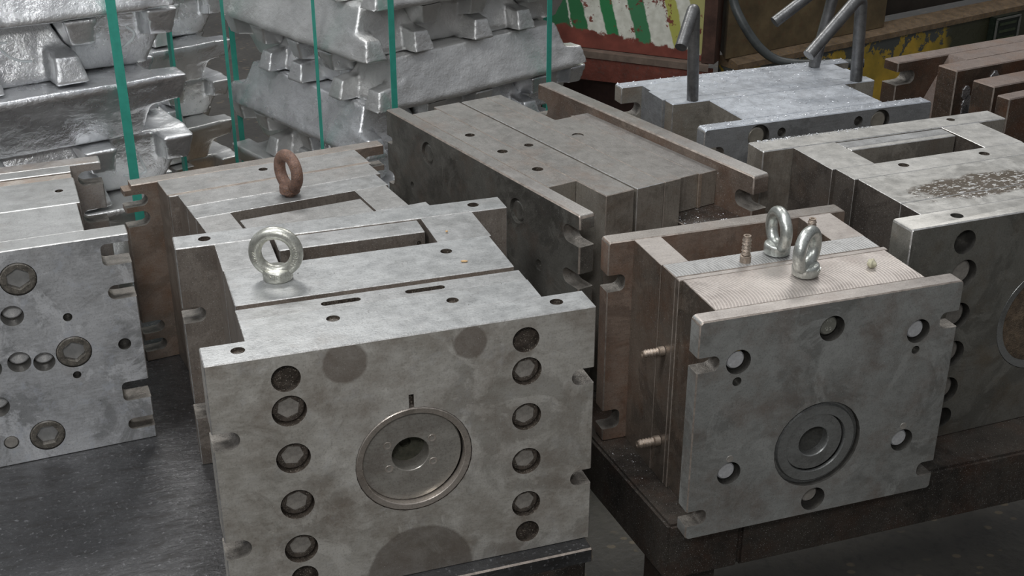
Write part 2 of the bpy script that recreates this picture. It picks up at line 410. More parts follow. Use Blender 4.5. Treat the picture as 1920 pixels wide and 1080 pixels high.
# ------------------------------------------------------------------ setting: floor and benches
def floor_mat():
    g = NG('speckled_concrete'); n = g.noise(5, 6, 0.6); n2 = g.noise(60, 4, 0.6)
    c = g.mix(g.rng(n, 0.3, 0.7), (0.045, 0.042, 0.036), (0.10, 0.092, 0.078))
    v = g.vor(26, g.map(scale=(1, 1.5, 1))); sm = g.math('MULTIPLY', g.rng(v.outputs['Distance'], 0.26, 0.20), g.rng(g.noise(9, 2), 0.52, 0.56))
    c = g.mix(g.math('MULTIPLY', sm, 0.6), c, (0.24, 0.19, 0.12))
    c = g.mix(g.math('MULTIPLY', g.rng(n2, 0.5, 0.7), 0.4), c, (0.02, 0.02, 0.02))
    return g.fin(c, 0.35, 0.0, n2, 0.3, 0.003)
FLOORZ = -0.52
bm = bmesh.new(); bx(bm, -6, 7, -4, 12, FLOORZ - 0.1, FLOORZ)
tag(finish(bm, 'floor', floor_mat(), None, 0), 'dark speckled concrete workshop floor', None, kind='structure')

def table_mat():
    g = NG('black_greasy_table'); n = g.noise(6, 7, 0.7); n2 = g.noise(45, 6, 0.7, g.map(scale=(0.6, 1.6, 1), rot=(0, 0, 0.3))); n3 = g.noise(170, 4, 0.65)
    c = g.mix(g.rng(n, 0.35, 0.7), (0.026, 0.026, 0.027), (0.075, 0.075, 0.077))
    c = g.mix(g.math('MULTIPLY', g.rng(n2, 0.5, 0.66), 0.7), c, (0.025, 0.022, 0.02))
    c = g.mix(g.math('MULTIPLY', g.rng(n3, 0.58, 0.70), 0.6), c, (0.26, 0.26, 0.27))
    return g.fin(c, g.rng(n2, 0.35, 0.7, 0.18, 0.5), 0.35, g.math('ADD', n2, g.math('MULTIPLY', n3, 0.5)), 0.55, 0.003)
RAILM = steel('rusty_oily_rail', (0.075, 0.064, 0.054), (0.025, 0.022, 0.02), (0.09, 0.045, 0.028), 0.7, 0.4, 0.35, 3.3, (1, 1, 1), specks=0.9, pits=0.5)
CO = (-0.3207, 1.1393, 0.0); CY = 0.3278
RO = (0.2151, 1.2739, 0.0); RY = 0.3264
lb = root('steel_table', CO, CY, 'black oily steel table carrying the left and front moulds', 'table')
TM = table_mat()
plate(lb, 'table_top', -1.75, 0.437, -0.022, 0.80, -0.022, 0.0, TM, edge=EDGEB, bev=0.002)
bm = bmesh.new(); bx(bm, -1.74, 0.43, -0.018, 0.07, -0.13, -0.022); bx(bm, -1.74, 0.43, 0.70, 0.79, -0.13, -0.022)
bx(bm, -1.74, -1.66, 0.07, 0.70, -0.13, -0.022); bx(bm, 0.35, 0.43, 0.07, 0.70, -0.13, -0.022)
bmesh.ops.bevel(bm, geom=bm.edges[:], offset=0.003, segments=1, affect='EDGES')
finish(bm, 'beam_frame', RAILM, lb)
for x, y in ((-1.74, 0.0), (0.33, 0.0), (-1.74, 0.69), (0.33, 0.69)):
    bm = bmesh.new(); bx(bm, x, x + 0.09, y, y + 0.09, FLOORZ, -0.13); finish(bm, 'leg', RAILM, lb)
rb = root('rail_bench', RO, RY, 'rusty oily beam bench carrying the right hand moulds', 'bench')
def beam(name, x0, x1, y0, y1, z0=-0.085, z1=0.0):
    bm = bmesh.new(); bx(bm, x0, x1, y0, y1, z0, z1)
    bmesh.ops.bevel(bm, geom=bm.edges[:], offset=0.004, segments=2, affect='EDGES'); return finish(bm, name, RAILM, rb)
bm = bmesh.new(); prism(bm, [(-0.006, 0.032), (0.098, 0.032), (0.010, 1.25), (-0.095, 1.25)], 'z', -0.088, 0.0)
bmesh.ops.bevel(bm, geom=bm.edges[:], offset=0.004, segments=2, affect='EDGES'); finish(bm, 'rail', RAILM, rb)
beam('rail', 0.0985, 1.60, 0.032, 0.130, -0.088)
beam('rail', 0.077, 1.60, 0.36, 0.46); beam('rail', 0.077, 1.60, 0.72, 0.82); beam('rail', 0.077, 1.60, 1.10, 1.22)
beam('rail', 1.50, 1.60, 0.132, 0.358)
for x, y in ((0.01, 0.06), (1.49, 0.05), (-0.07, 1.12), (1.49, 1.12), (0.75, 0.05)):
    bm = bmesh.new(); bx(bm, x, x + 0.07, y, y + 0.07, FLOORZ, -0.0885); finish(bm, 'leg', RAILM, rb)

# ------------------------------------------------------------------ mould C : front and centre
MC = root('mould', CO, CY, 'large grey mould front centre with shiny M16 eye bolt and big round locating ring', 'mould')
BR1 = (0.15, 0.115, 0.09)
c_front = steel('steel_front_stained', (0.620, 0.600, 0.555), (0.390, 0.365, 0.320), (0.20, 0.15, 0.11), 0.75, 0.42, 0.45, 1.0, (1, 1, 3),
    spots=((0.148, 0.301, 0.026, BR1, 0.62), (0.290, 0.302, 0.021, BR1, 0.62), (0.2235, 0.003, 0.066, (0.13, 0.105, 0.085), 0.6)), specks=0.25, frost=0.12)
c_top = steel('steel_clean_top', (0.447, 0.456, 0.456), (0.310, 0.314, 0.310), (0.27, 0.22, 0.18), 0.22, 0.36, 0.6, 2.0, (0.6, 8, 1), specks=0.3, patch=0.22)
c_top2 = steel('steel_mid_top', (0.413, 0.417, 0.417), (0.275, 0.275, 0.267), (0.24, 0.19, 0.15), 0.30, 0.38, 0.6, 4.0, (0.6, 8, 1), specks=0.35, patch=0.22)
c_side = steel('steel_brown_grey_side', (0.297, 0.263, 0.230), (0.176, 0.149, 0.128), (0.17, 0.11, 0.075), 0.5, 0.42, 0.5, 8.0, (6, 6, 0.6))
c_brown = steel('steel_brown_side', (0.375, 0.338, 0.300), (0.213, 0.175, 0.150), (0.20, 0.13, 0.09), 0.6, 0.45, 0.5, 5.0)
H = 0.3229; WD = 0.4406
zb = (0.2531, 0.1925, 0.131, 0.0697)
cuts = [('hf', 0.0837, 0.2933, 0.0160, 0.014), ('hf', 0.3556, 0.2940, 0.0160, 0.014), ('hf', 0.0852, 0.0290, 0.0158, 0.012), ('hf', 0.3586, 0.0286, 0.0150, 0.012)]
cuts += [('hf', 0.0843, z, 0.0192, 0.030) for z in zb] + [('hf', 0.3568, z, 0.0180, 0.030) for z in zb]
cuts += [('hf', 0.2210, 0.1620, 0.0690, 0.043)]
cuts += [('es', -1, 0.0292, 0.2170, 0.2392), ('es', -1, 0.0292, 0.0735, 0.0974), ('es', 1, 0.4125, 0.2225, 0.2440), ('es', 1, 0.4133, 0.0815, 0.1030)]
cuts += [('bx', 0.2170, 0.2228, -0.01, 0.008, 0.225, 0.2482, 1)]
cuts += [('ht', 0.0388, 0.0245, 0.0078, 0.004), ('ht', 0.4012, 0.0252, 0.0078, 0.006)]
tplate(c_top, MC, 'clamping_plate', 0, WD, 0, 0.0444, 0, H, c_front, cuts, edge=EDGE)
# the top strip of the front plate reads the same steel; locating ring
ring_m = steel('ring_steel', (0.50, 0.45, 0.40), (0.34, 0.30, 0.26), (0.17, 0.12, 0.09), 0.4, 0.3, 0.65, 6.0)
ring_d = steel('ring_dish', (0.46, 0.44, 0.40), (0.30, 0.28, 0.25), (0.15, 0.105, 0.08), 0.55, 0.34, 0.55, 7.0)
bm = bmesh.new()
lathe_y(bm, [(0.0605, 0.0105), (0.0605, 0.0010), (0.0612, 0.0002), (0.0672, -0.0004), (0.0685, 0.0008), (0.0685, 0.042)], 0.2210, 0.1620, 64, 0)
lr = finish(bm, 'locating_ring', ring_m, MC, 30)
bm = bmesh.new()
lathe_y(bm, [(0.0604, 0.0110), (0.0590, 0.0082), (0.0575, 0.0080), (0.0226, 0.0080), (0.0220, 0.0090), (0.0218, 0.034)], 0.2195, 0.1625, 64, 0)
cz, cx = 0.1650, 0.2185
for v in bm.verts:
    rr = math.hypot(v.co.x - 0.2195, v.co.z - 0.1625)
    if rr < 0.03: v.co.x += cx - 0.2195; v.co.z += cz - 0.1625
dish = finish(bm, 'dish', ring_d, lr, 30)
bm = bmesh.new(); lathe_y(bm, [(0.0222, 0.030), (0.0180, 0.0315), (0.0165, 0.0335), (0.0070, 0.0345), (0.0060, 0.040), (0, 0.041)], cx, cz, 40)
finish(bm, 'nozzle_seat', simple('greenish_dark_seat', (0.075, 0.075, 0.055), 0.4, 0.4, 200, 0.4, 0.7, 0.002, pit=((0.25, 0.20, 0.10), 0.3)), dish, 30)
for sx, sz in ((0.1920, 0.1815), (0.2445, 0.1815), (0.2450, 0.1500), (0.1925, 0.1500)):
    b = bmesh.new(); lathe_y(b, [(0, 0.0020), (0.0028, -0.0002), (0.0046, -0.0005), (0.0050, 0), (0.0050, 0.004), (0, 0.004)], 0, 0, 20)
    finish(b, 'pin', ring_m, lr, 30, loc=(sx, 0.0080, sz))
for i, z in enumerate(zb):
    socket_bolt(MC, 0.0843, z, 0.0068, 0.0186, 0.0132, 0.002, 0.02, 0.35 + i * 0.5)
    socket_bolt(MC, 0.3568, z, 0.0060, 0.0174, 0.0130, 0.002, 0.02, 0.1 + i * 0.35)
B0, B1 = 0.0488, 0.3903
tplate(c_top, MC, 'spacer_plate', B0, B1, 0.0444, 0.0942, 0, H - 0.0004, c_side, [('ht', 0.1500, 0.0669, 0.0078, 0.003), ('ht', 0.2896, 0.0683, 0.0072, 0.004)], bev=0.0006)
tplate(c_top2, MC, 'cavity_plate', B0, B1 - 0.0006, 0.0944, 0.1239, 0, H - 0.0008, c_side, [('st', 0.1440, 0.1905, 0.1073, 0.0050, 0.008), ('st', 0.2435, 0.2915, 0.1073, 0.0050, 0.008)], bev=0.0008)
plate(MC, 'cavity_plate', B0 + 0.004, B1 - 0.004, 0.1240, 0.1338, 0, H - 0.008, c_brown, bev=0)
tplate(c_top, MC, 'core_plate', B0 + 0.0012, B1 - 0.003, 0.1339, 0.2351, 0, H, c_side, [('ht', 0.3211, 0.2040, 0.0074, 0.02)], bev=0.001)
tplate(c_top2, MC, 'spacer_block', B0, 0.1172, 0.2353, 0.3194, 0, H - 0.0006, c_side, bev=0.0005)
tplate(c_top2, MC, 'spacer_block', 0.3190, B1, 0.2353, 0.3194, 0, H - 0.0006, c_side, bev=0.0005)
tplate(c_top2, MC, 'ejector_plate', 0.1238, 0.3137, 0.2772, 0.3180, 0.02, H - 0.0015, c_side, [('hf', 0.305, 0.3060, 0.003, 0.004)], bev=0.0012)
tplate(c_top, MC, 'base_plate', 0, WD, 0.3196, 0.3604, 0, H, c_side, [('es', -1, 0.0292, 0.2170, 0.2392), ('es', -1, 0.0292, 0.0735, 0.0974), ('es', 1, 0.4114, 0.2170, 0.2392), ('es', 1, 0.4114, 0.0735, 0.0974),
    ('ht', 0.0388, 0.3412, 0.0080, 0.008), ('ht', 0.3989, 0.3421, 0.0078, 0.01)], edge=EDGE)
eye_bolt(MC, 0.1090, 0.1920, H, -0.33, 0.0248, 0.0078, 0.0178, 0.0140, ZINC, 'shiny galvanised eye bolt stamped M16 standing square to the viewer',
         texts=(('collar', 'M16', 0.0085), ('left', 'SW2', 0.0070), ('right', 'WLL0.7T', 0.0070)))

# ------------------------------------------------------------------ mould R : front right, on the bench
MR = root('mould', RO, RY, 'front right mould on the beam bench with two shiny eye bolts and hose nipples', 'mould')
r_front = steel('steel_dark_mottled', (0.38, 0.385, 0.37), (0.235, 0.235, 0.22), (0.19, 0.125, 0.09), 0.65, 0.42, 0.45, 11.0, (1, 1, 2), specks=0.2)
r_top = steel('steel_brown_top', (0.45, 0.415, 0.385), (0.33, 0.295, 0.27), (0.25, 0.19, 0.16), 0.35, 0.42, 0.5, 12.0, (0.6, 8, 1), patch=0.22)
r_arc = steel('steel_arc_milled', (0.44, 0.40, 0.37), (0.32, 0.28, 0.255), (0.25, 0.19, 0.16), 0.3, 0.42, 0.5, 13.0, (1, 1, 1), arcs=(0.055, 0.078, 1450.0))
t_top2 = steel('steel_brown_strip_top', (0.30, 0.275, 0.25), (0.21, 0.19, 0.17), (0.20, 0.14, 0.10), 0.4, 0.45, 0.45, 46.0, (0.6, 8, 1), patch=0.3)
r_side = steel('steel_oily_brown', (0.230, 0.190, 0.155), (0.103, 0.086, 0.071), (0.20, 0.10, 0.055), 0.55, 0.32, 0.5, 14.0, (6, 6, 0.6), specks=0.3)
r_rust = steel('steel_rust_flange', (0.280, 0.217, 0.175), (0.182, 0.133, 0.105), (0.20, 0.09, 0.045), 0.8, 0.5, 0.35, 15.0)
HR = 0.305; WR = 0.3585
cuts = [('hf', 0.0539, 0.2445, 0.0163, 0.022), ('hf', 0.1770, 0.2684, 0.0170, 0.022), ('hf', 0.3015, 0.2440, 0.0163, 0.022), ('hf', 0.3020, 0.0860, 0.0160, 0.022),
        ('hf', 0.0541, 0.0885, 0.0160, 0.022), ('hf', 0.1795, 0.0225, 0.0170, 0.018), ('hf', 0.0541, 0.2180, 0.0060, 0.006), ('hf', 0.3017, 0.2178, 0.0056, 0.006),
        ('hf', 0.1760, 0.1055, 0.0610, 0.020),
        ('es', -1, 0.0287, 0.2375, 0.2580, 0.009), ('es', -1, 0.0272, 0.0200, 0.0420, 0.009), ('es', 1, 0.3312, 0.2410, 0.2640, 0.009), ('es', 1, 0.3330, 0.0225, 0.0440, 0.009)]
tplate(r_top, MR, 'clamping_plate', 0, WR, 0, 0.0240, 0, HR, r_front, cuts, edge=EDGEB, bore=BORE, corner=0.004, bev=0.0015)
for x, z in ((0.3014, 0.1072), (0.0539, 0.1096)): disc_bolt(MR, x, z, -0.0003, 0.0054, name='pin', th=0.01)
for x, z, ph in ((0.0539, 0.2445, 0.2), (0.3015, 0.2440, 0.9), (0.3020, 0.0860, 0.5), (0.0541, 0.0885, 0.1)):
    b = disc_bolt(MR, x - 0.0014, z + 0.0006, 0.0050, 0.0120, name='bolt_head', mats=[TURN], label='bright turned bolt head')
gasket = simple('yellow_sealant', (0.45, 0.30, 0.04), 0.5)
for x, z, ph in ((0.0539, 0.2445, 1.6), (0.3015, 0.2440, 1.9), (0.3020, 0.0860, 2.7), (0.0541, 0.0885, 1.9)):
    bm = bmesh.new(); prism(bm, [(x + 0.0150 * math.cos(ph + t), z + 0.0150 * math.sin(ph + t)) for t in (-0.35, -0.1, 0.15, 0.4)] + [(x + 0.0118 * math.cos(ph + t), z + 0.0118 * math.sin(ph + t)) for t in (0.35, 0.0, -0.3)], 'y', 0.0056, 0.012)
    finish(bm, 'sealant', gasket, MR, 0)
b = disc_bolt(MR, 0.1750, 0.2695, 0.0060, 0.0125, name='bolt_head', mats=[simple('grade_marked_bolt', (0.33, 0.33, 0.29), 0.4, 0.6, 160, 0.2)])
tb = bmesh.new(); add_text(tb, '12.9', 0.0058, lambda u, v, d: (u, -0.0002 - d, v - 0.0045), 0.0003); add_text(tb, 'HYS', 0.0045, lambda u, v, d: (u, -0.0002 - d, v + 0.006), 0.0003)
finish(tb, 'lettering', [simple('grade_mark', (0.42, 0.42, 0.38), 0.4, 0.6)], b, 0)
disc_bolt(MR, 0.1790, 0.0240, 0.0100, 0.0120, name='bolt_head')
ring_r = steel('ring_grey', (0.33, 0.34, 0.335), (0.25, 0.25, 0.24), (0.22, 0.16, 0.12), 0.2, 0.3, 0.65, 16.0)
bm = bmesh.new(); lathe_y(bm, [(0.0410, 0.006), (0.0420, 0.0022), (0.0540, 0.0022), (0.0560, 0.006), (0.0606, 0.007), (0.0606, 0.019), (0.041, 0.019)], 0.1755, 0.1058, 64)
lr = finish(bm, 'locating_ring', ring_r, MR, 30)
bm = bmesh.new(); lathe_y(bm, [(0.0405, 0.018), (0.0405, 0.0045), (0.0398, 0.0035), (0.0215, 0.0030), (0.0205, 0.0045), (0.0200, 0.0188)], 0.1725, 0.1085, 48)
bu = finish(bm, 'bushing', ring_r, lr, 30)
bm = bmesh.new(); lathe_y(bm, [(0.0201, 0.0150), (0.012, 0.0165), (0.006, 0.0175), (0, 0.018)], 0.1725, 0.1085, 40)
finish(bm, 'nozzle_seat', simple('hole_shade_seat', (0.05, 0.05, 0.045), 0.55, 0.0, 200, 0.4, 0.3, 0.001, pit=((0.25, 0.22, 0.18), 0.3)), bu, 30)  # dark colour paints in the shade at the bottom of the bushing hole
tplate(r_arc, MR, 'cavity_plate', 0.0315, 0.3185, 0.0241, 0.1112, 0, HR - 0.0005, r_side, bev=0.0008, edge=EDGEB)
tplate(r_top, MR, 'mould_plate', 0.0265, 0.3240, 0.1114, 0.1350 - 0.014, 0, HR - 0.0005, r_side, bev=0.001, edge=EDGEB)
tplate(steel('steel_grey_arc', (0.40, 0.40, 0.395), (0.30, 0.295, 0.285), (0.24, 0.19, 0.16), 0.25, 0.4, 0.55, 17.0, (1, 1, 1), arcs=(0.130, 0.06, 1450.0)), MR, 'mould_plate', 0.0262, 0.3185, 0.1212, 0.1600, 0, HR, r_side, bev=0.001, edge=EDGEB)
tplate(r_top, MR, 'spacer_block', 0.0250, 0.0632, 0.1602, 0.2442, 0, HR - 0.0005, r_side, bev=0.0005, edge=EDGEB)
tplate(r_top, MR, 'spacer_block', 0.2705, 0.3193, 0.1602, 0.2442, 0, HR - 0.0005, r_side, bev=0.0005, edge=EDGEB)
plate(MR, 'ejector_plate', 0.068, 0.266, 0.165, 0.243, 0.06, HR - 0.066, r_side, bev=0.001, edge=EDGEB)
tplate(t_top2, MR, 'base_plate', -0.0109, 0.3450, 0.2444, 0.2705, 0, HR, r_rust, [('es', -1, 0.0145, 0.2330, 0.2575, 0.009), ('es', -1, 0.0145, 0.0195, 0.0495, 0.009), ('es', 1, 0.320, 0.233, 0.2575, 0.009)], edge=EDGEB, bev=0.0015, corner=0.003)
nipple(MR, (0.0255, 0.1405, 0.1925), (0, -math.pi / 2, 0), 0.030, 0.0055, 'brown ribbed hose nipple sticking out of the side, upper')
nipple(MR, (0.0255, 0.1380, 0.0590), (0, -math.pi / 2, 0), 0.032, 0.0062, 'brown ribbed hose nipple sticking out of the side, lower')
nipple(MR, (0.1296, 0.1350, HR), (0, 0, 0), 0.036, 0.0062, 'brown ribbed hose nipple standing on the top')
nipple(MR, (0.2500, 0.1790, HR - 0.004), (0, 0, 0), 0.030, 0.0060)
eye_bolt(MR, 0.1800, 0.1450, HR, 1.47, 0.0225, 0.0078, 0.0170, 0.0140, ZINC2, 'shiny eye bolt turned edge-on, the rear of the two', shank=0.0015)
eye_bolt(MR, 0.1812, 0.0765, HR, 0.60, 0.0230, 0.0078, 0.0170, 0.0140, ZINC2, 'shiny eye bolt turned edge-on, the front of the two', shank=0.0020, tilt=-0.06, texts=(('collar', 'M16', 0.0080),))

# ------------------------------------------------------------------ mould L : left edge
LO = (-0.5041, 1.5156, 0.0); LY = 0.3919; HL = 0.3132
ML = root('mould', LO, LY, 'scratched pale grey mould cut by the left photo edge, with large hexagon socket bolts', 'mould')
l_front = steel('steel_scratched_pale', (0.74, 0.75, 0.765), (0.36, 0.365, 0.37), (0.34, 0.30, 0.26), 0.35, 0.34, 0.5, 21.0, (1.2, 1, 5), frost=0.6, specks=0.2, big=7, patch=0.6)  # tone and frost paled to paint in a flash-like reflection
l_top = steel('steel_pale_top', (0.368, 0.372, 0.368), (0.280, 0.280, 0.272), (0.27, 0.22, 0.17), 0.25, 0.38, 0.55, 22.0, (0.6, 8, 1), patch=0.22)
X0 = -0.36
cuts = [('hf', -0.1426, 0.2721, 0.0232, 0.012), ('hf', -0.0906, 0.1550, 0.0232, 0.012), ('hf', -0.1422, 0.0363, 0.0232, 0.012)]
thr = [(-0.1579, 0.2219, 0.0146), (-0.1600, 0.1540, 0.0150), (-0.1295, 0.1480, 0.0140), (-0.1971, 0.0932, 0.0155), (-0.1975, 0.1510, 0.0155)]
cuts += [('hf', x, z, r, 0.030) for x, z, r in thr]
cuts += [('hf', -0.0911, 0.2073, 0.0060, 0.012), ('hf', -0.0248, 0.1536, 0.0086, 0.014), ('hf', -0.0916, 0.1199, 0.0055, 0.01), ('hf', -0.1890, 0.0358, 0.0098, 0.002)]
cuts += [('es', 1, -0.0372, 0.2715, 0.3025, 0.007), ('es', 1, -0.0360, 0.2215, 0.2425), ('es', 1, -0.0370, 0.0655, 0.0950, 0.007), ('es', 1, -0.0360, 0.0190, 0.0365)]
tplate(l_top, ML, 'clamping_plate', X0, 0, 0, 0.0335, 0, HL, l_front, cuts, edge=EDGE, bore=BORE, bev=0.0012)
for x, z, r in thr:
    disc_bolt(ML, x, z, 0.0225, r * 0.97, name='pin', mats=[BRIGHTBORE], th=0.01, label='bright pin end deep in its bore')
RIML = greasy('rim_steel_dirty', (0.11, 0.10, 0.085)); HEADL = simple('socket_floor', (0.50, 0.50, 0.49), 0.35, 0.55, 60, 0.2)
for x, z, ph in ((-0.1426, 0.2721, 0.0), (-0.0906, 0.1550, 0.1), (-0.1422, 0.0363, 0.5)):
    socket_bolt(ML, x, z, -0.0006, 0.0232, 0.0158, 0.010, 0.012 - 0.0005, ph + 0.52, mats=[HEADL, RIML])
disc_bolt(ML, -0.1890, 0.0358, 0.0003, 0.0092, name='pin', mats=[HEADM], th=0.0016)
tplate(l_top, ML, 'cavity_plate', X0, -0.0520, 0.0337, 0.1385, 0, HL - 0.0005, c_side, bev=0.0007)
tplate(l_top, ML, 'mould_plate', X0, -0.0475, 0.1392, 0.1745, 0, HL, c_side, bev=0.001)
tplate(l_top, ML, 'mould_plate', X0, -0.0473, 0.1752, 0.2480, 0, HL - 0.001, c_side, [('ht', -0.0712, 0.1980, 0.0058, 0.02)], bev=0.001)
plate(ML, 'spacer_block', X0, -0.0490, 0.2483, 0.2713, 0, HL - 0.0025, steel('steel_rust_strip', (0.42, 0.39, 0.36), (0.30, 0.26, 0.22), (0.30, 0.18, 0.11), 0.75, 0.5, 0.4, 24.0), bev=0.001)
tplate(l_top, ML, 'support_plate', X0, -0.0485, 0.2716, 0.2996, 0, HL, c_side, bev=0.001)
plate(ML, 'base_plate', X0, -0.0034, 0.2998, 0.3310, 0, HL, steel('steel_tan_flange', (0.44, 0.42, 0.40), (0.31, 0.28, 0.26), (0.30, 0.20, 0.13), 0.55, 0.4, 0.5, 25.0),
      [('es', 1, -0.0391, 0.2776, 0.3010), ('es', 1, -0.0394, 0.2170, 0.2390), ('es', 1, -0.0391, 0.0700, 0.0930)], bev=0.0015, corner=0.002)

# ------------------------------------------------------------------ mould M : behind left, rusty eye bolt
MO = (-0.5743, 1.7333, 0.0); MY = 0.4745; HM = 0.2949
MM = root('mould', MO, MY, 'mould with a brown rusted eye bolt and paired slots in its brown flange', 'mould')
m_flange = steel('steel_rust_brown_flange', (0.319, 0.261, 0.217), (0.203, 0.167, 0.138), (0.20, 0.10, 0.05), 0.8, 0.42, 0.45, 31.0)
m_top = steel('steel_dusty_top', (0.350, 0.346, 0.338), (0.251, 0.247, 0.236), (0.25, 0.20, 0.16), 0.35, 0.42, 0.5, 32.0, (0.6, 8, 1), patch=0.22)
sl = [(0.2600, 0.2790), (0.2285, 0.2519), (0.0485, 0.0686), (0.0171, 0.0374)]
tplate(t_top2, MM, 'base_plate', 0, 0.413, 0, 0.0254, 0, HM, m_flange, [('es', -1, 0.0337, a, b) for a, b in sl] + [('es', 1, 0.379, a, b) for a, b in sl] +
      [('bx', -0.01, 0.012, -0.01, 0.03, HM - 0.008, HM + 0.01)], edge=EDGEB, bev=0.0015)
tplate(m_top, MM, 'support_plate', 0.0500, 0.3628, -0.0640, -0.0002, 0, HM, c_side, [('ht', 0.2063, -0.0225, 0.0070, 0.02)], edge=EDGEB, bev=0.0006)
plate(MM, 'support_plate', 0.0515, 0.3635, -0.0705, -0.0642, 0, HM - 0.0006, c_brown, edge=EDGE, bev=0.0006)
mx0, mx1 = 0.0640, 0.3500
tplate(m_top, MM, 'mould_plate', mx0, 0.3590, -0.1216, -0.0707, 0, HM, c_side, bev=0.0007)
tplate(c_top2, MM, 'mould_plate', mx0 + 0.0005, 0.3520, -0.1700, -0.1218, 0, HM - 0.0004, c_side, bev=0.0007)
tplate(m_top, MM, 'spacer_block', mx0 + 0.001, 0.1135, -0.2560, -0.1702, 0, HM - 0.0008, c_side, bev=0.0006)
tplate(m_top, MM, 'spacer_block', 0.2992, 0.3480, -0.2560, -0.1702, 0, HM - 0.0008, c_side, bev=0.0006)
tplate(m_top, MM, 'ejector_plate', 0.1180, 0.2960, -0.2560, -0.2020, 0.02, HM - 0.0012, c_side, bev=0.001)
tplate(c_top2, MM, 'front_plate', 0.035, 0.375, -0.2860, -0.2562, 0, HM - 0.001, c_side, bev=0.001)
for z in (0.1882, 0.1346):
    b = bmesh.new(); lathe_y(b, [(0, -0.012), (0.0036, -0.012), (0.0046, -0.011), (0.0046, 0.0), (0, 0.0)], 0, 0, 16)
    finish(b, 'pin', ZINC2, MM, 30, loc=(0.0578, -0.0706, z))
eye_bolt(MM, 0.2094, -0.1447, HM - 0.003, 1.80, 0.0240, 0.0085, 0.0150, 0.0130, RUSTB, 'brown rusted eye bolt turned nearly edge-on', shank=0.007)

# ------------------------------------------------------------------ mould T : turned, centre rear
TO = (-0.2126, 2.0315, 0.0); TY = -1.0005; HT = 0.32
MT = root('mould', TO, TY, 'dark mould turned crosswise in the middle, long plates running down to the right', 'mould')
t_face = steel('steel_dark_stained_face', (0.20, 0.195, 0.175), (0.085, 0.08, 0.072), (0.17, 0.095, 0.06), 0.45, 0.36, 0.5, 41.0, (1, 1, 1), specks=0.15)
t_top = steel('steel_grey_brown_top', (0.266, 0.255, 0.240), (0.192, 0.181, 0.170), (0.24, 0.16, 0.115), 0.45, 0.42, 0.5, 42.0, (0.6, 8, 1), specks=0.25, patch=0.22)
t_side = steel('steel_olive_side', (0.372, 0.341, 0.295), (0.232, 0.209, 0.178), (0.19, 0.12, 0.075), 0.45, 0.42, 0.5, 44.0, (6, 6, 0.6))
t_rust = steel('steel_rust_plate', (0.230, 0.182, 0.149), (0.135, 0.108, 0.088), (0.16, 0.08, 0.045), 0.8, 0.45, 0.4, 43.0)
tsl = [(0.2734, 0.2990, 0.0115), (0.2105, 0.2335, 0.0115), (0.045, 0.070, 0.0115)]
tplate(t_top, MT, 'clamping_plate', 0, 0.563, 0, 0.0254, 0, HT, t_face, [('es', 1, 0.5250, a, b, c) for a, b, c in tsl] + [('es', -1, 0.020, 0.262, 0.275, 0.004), ('es', -1, 0.022, 0.190, 0.212, 0.009),
      ('hf', 0.1425, 0.2830, 0.0190, 0.006), ('hf', 0.4070, 0.2745, 0.0190, 0.006), ('hf', 0.4649, 0.2103, 0.0085, 0.008), ('hf', 0.0864, 0.2106, 0.0065, 0.006)], edge=EDGEB, bore=t_face, corner=0.003, bev=0.002)
for x, z in ((0.1425, 0.2830), (0.4070, 0.2745)):
    disc_bolt(MT, x, z, 0.0022, 0.0150, mats=[t_face], th=0.0036)
tplate(t_top, MT, 'spacer_block', 0.0480, 0.4500, 0.0256, 0.0734, 0, HT - 0.0005, t_side, [('ht', 0.1922, 0.0500, 0.0080, 0.01), ('ht', 0.2856, 0.0520, 0.0082, 0.02), ('ht', 0.3795, 0.0540, 0.0085, 0.012)], edge=EDGEB, bev=0.0006)
tplate(t_top, MT, 'mould_plate', 0.0337, 0.5224, 0.0737, 0.1236, 0, HT, t_side, [('ht', 0.2840, 0.1012, 0.0072, 0.01)], edge=EDGEB, bev=0.001)
tplate(t_top, MT, 'mould_plate', 0.0345, 0.5235, 0.1275, 0.1764, 0, HT, t_side, edge=EDGE, bev=0.001)
tplate(t_top, MT, 'mould_plate', 0.0350, 0.5245, 0.1767, 0.2066, 0, HT, t_side, [('ht', 0.2856, 0.1932, 0.0095, 0.002)], edge=EDGEB, bev=0.0007)
tplate(t_top, MT, 'spacer_block', 0.1700, 0.4962, 0.2068, 0.2638, 0.252, HT - 0.013, t_side, edge=EDGEB, bev=0.0007)
tplate(t_top, MT, 'spacer_block', 0.1650, 0.4985, 0.2640, 0.2700, 0.252, HT - 0.0132, steel('steel_tan_strip', (0.42, 0.35, 0.28), (0.33, 0.26, 0.20), (0.30, 0.18, 0.1), 0.4, 0.4, 0.5, 45.0), edge=EDGEB, bev=0.0005)
tplate(t_top, MT, 'spacer_block', 0.1650, 0.4970, 0.2702, 0.2992, 0.252, HT - 0.014, t_side, edge=EDGEB, bev=0.0005)
plate(MT, 'ejector_plate', 0.03, 0.5600, 0.2072, 0.2985, 0.02, 0.2515, RAILM, edge=EDGEB, bev=0.001)
tplate(t_top, MT, 'base_plate', 0.0125, 0.5770, 0.2994, 0.3298, 0, HT, t_rust, [('es', 1, 0.5400, 0.2660, 0.2920, 0.012), ('es', 1, 0.5400, 0.20, 0.225, 0.0115), ('es', -1, 0.045, 0.2660, 0.2920, 0.012)], edge=EDGEB, corner=0.003, bev=0.002)

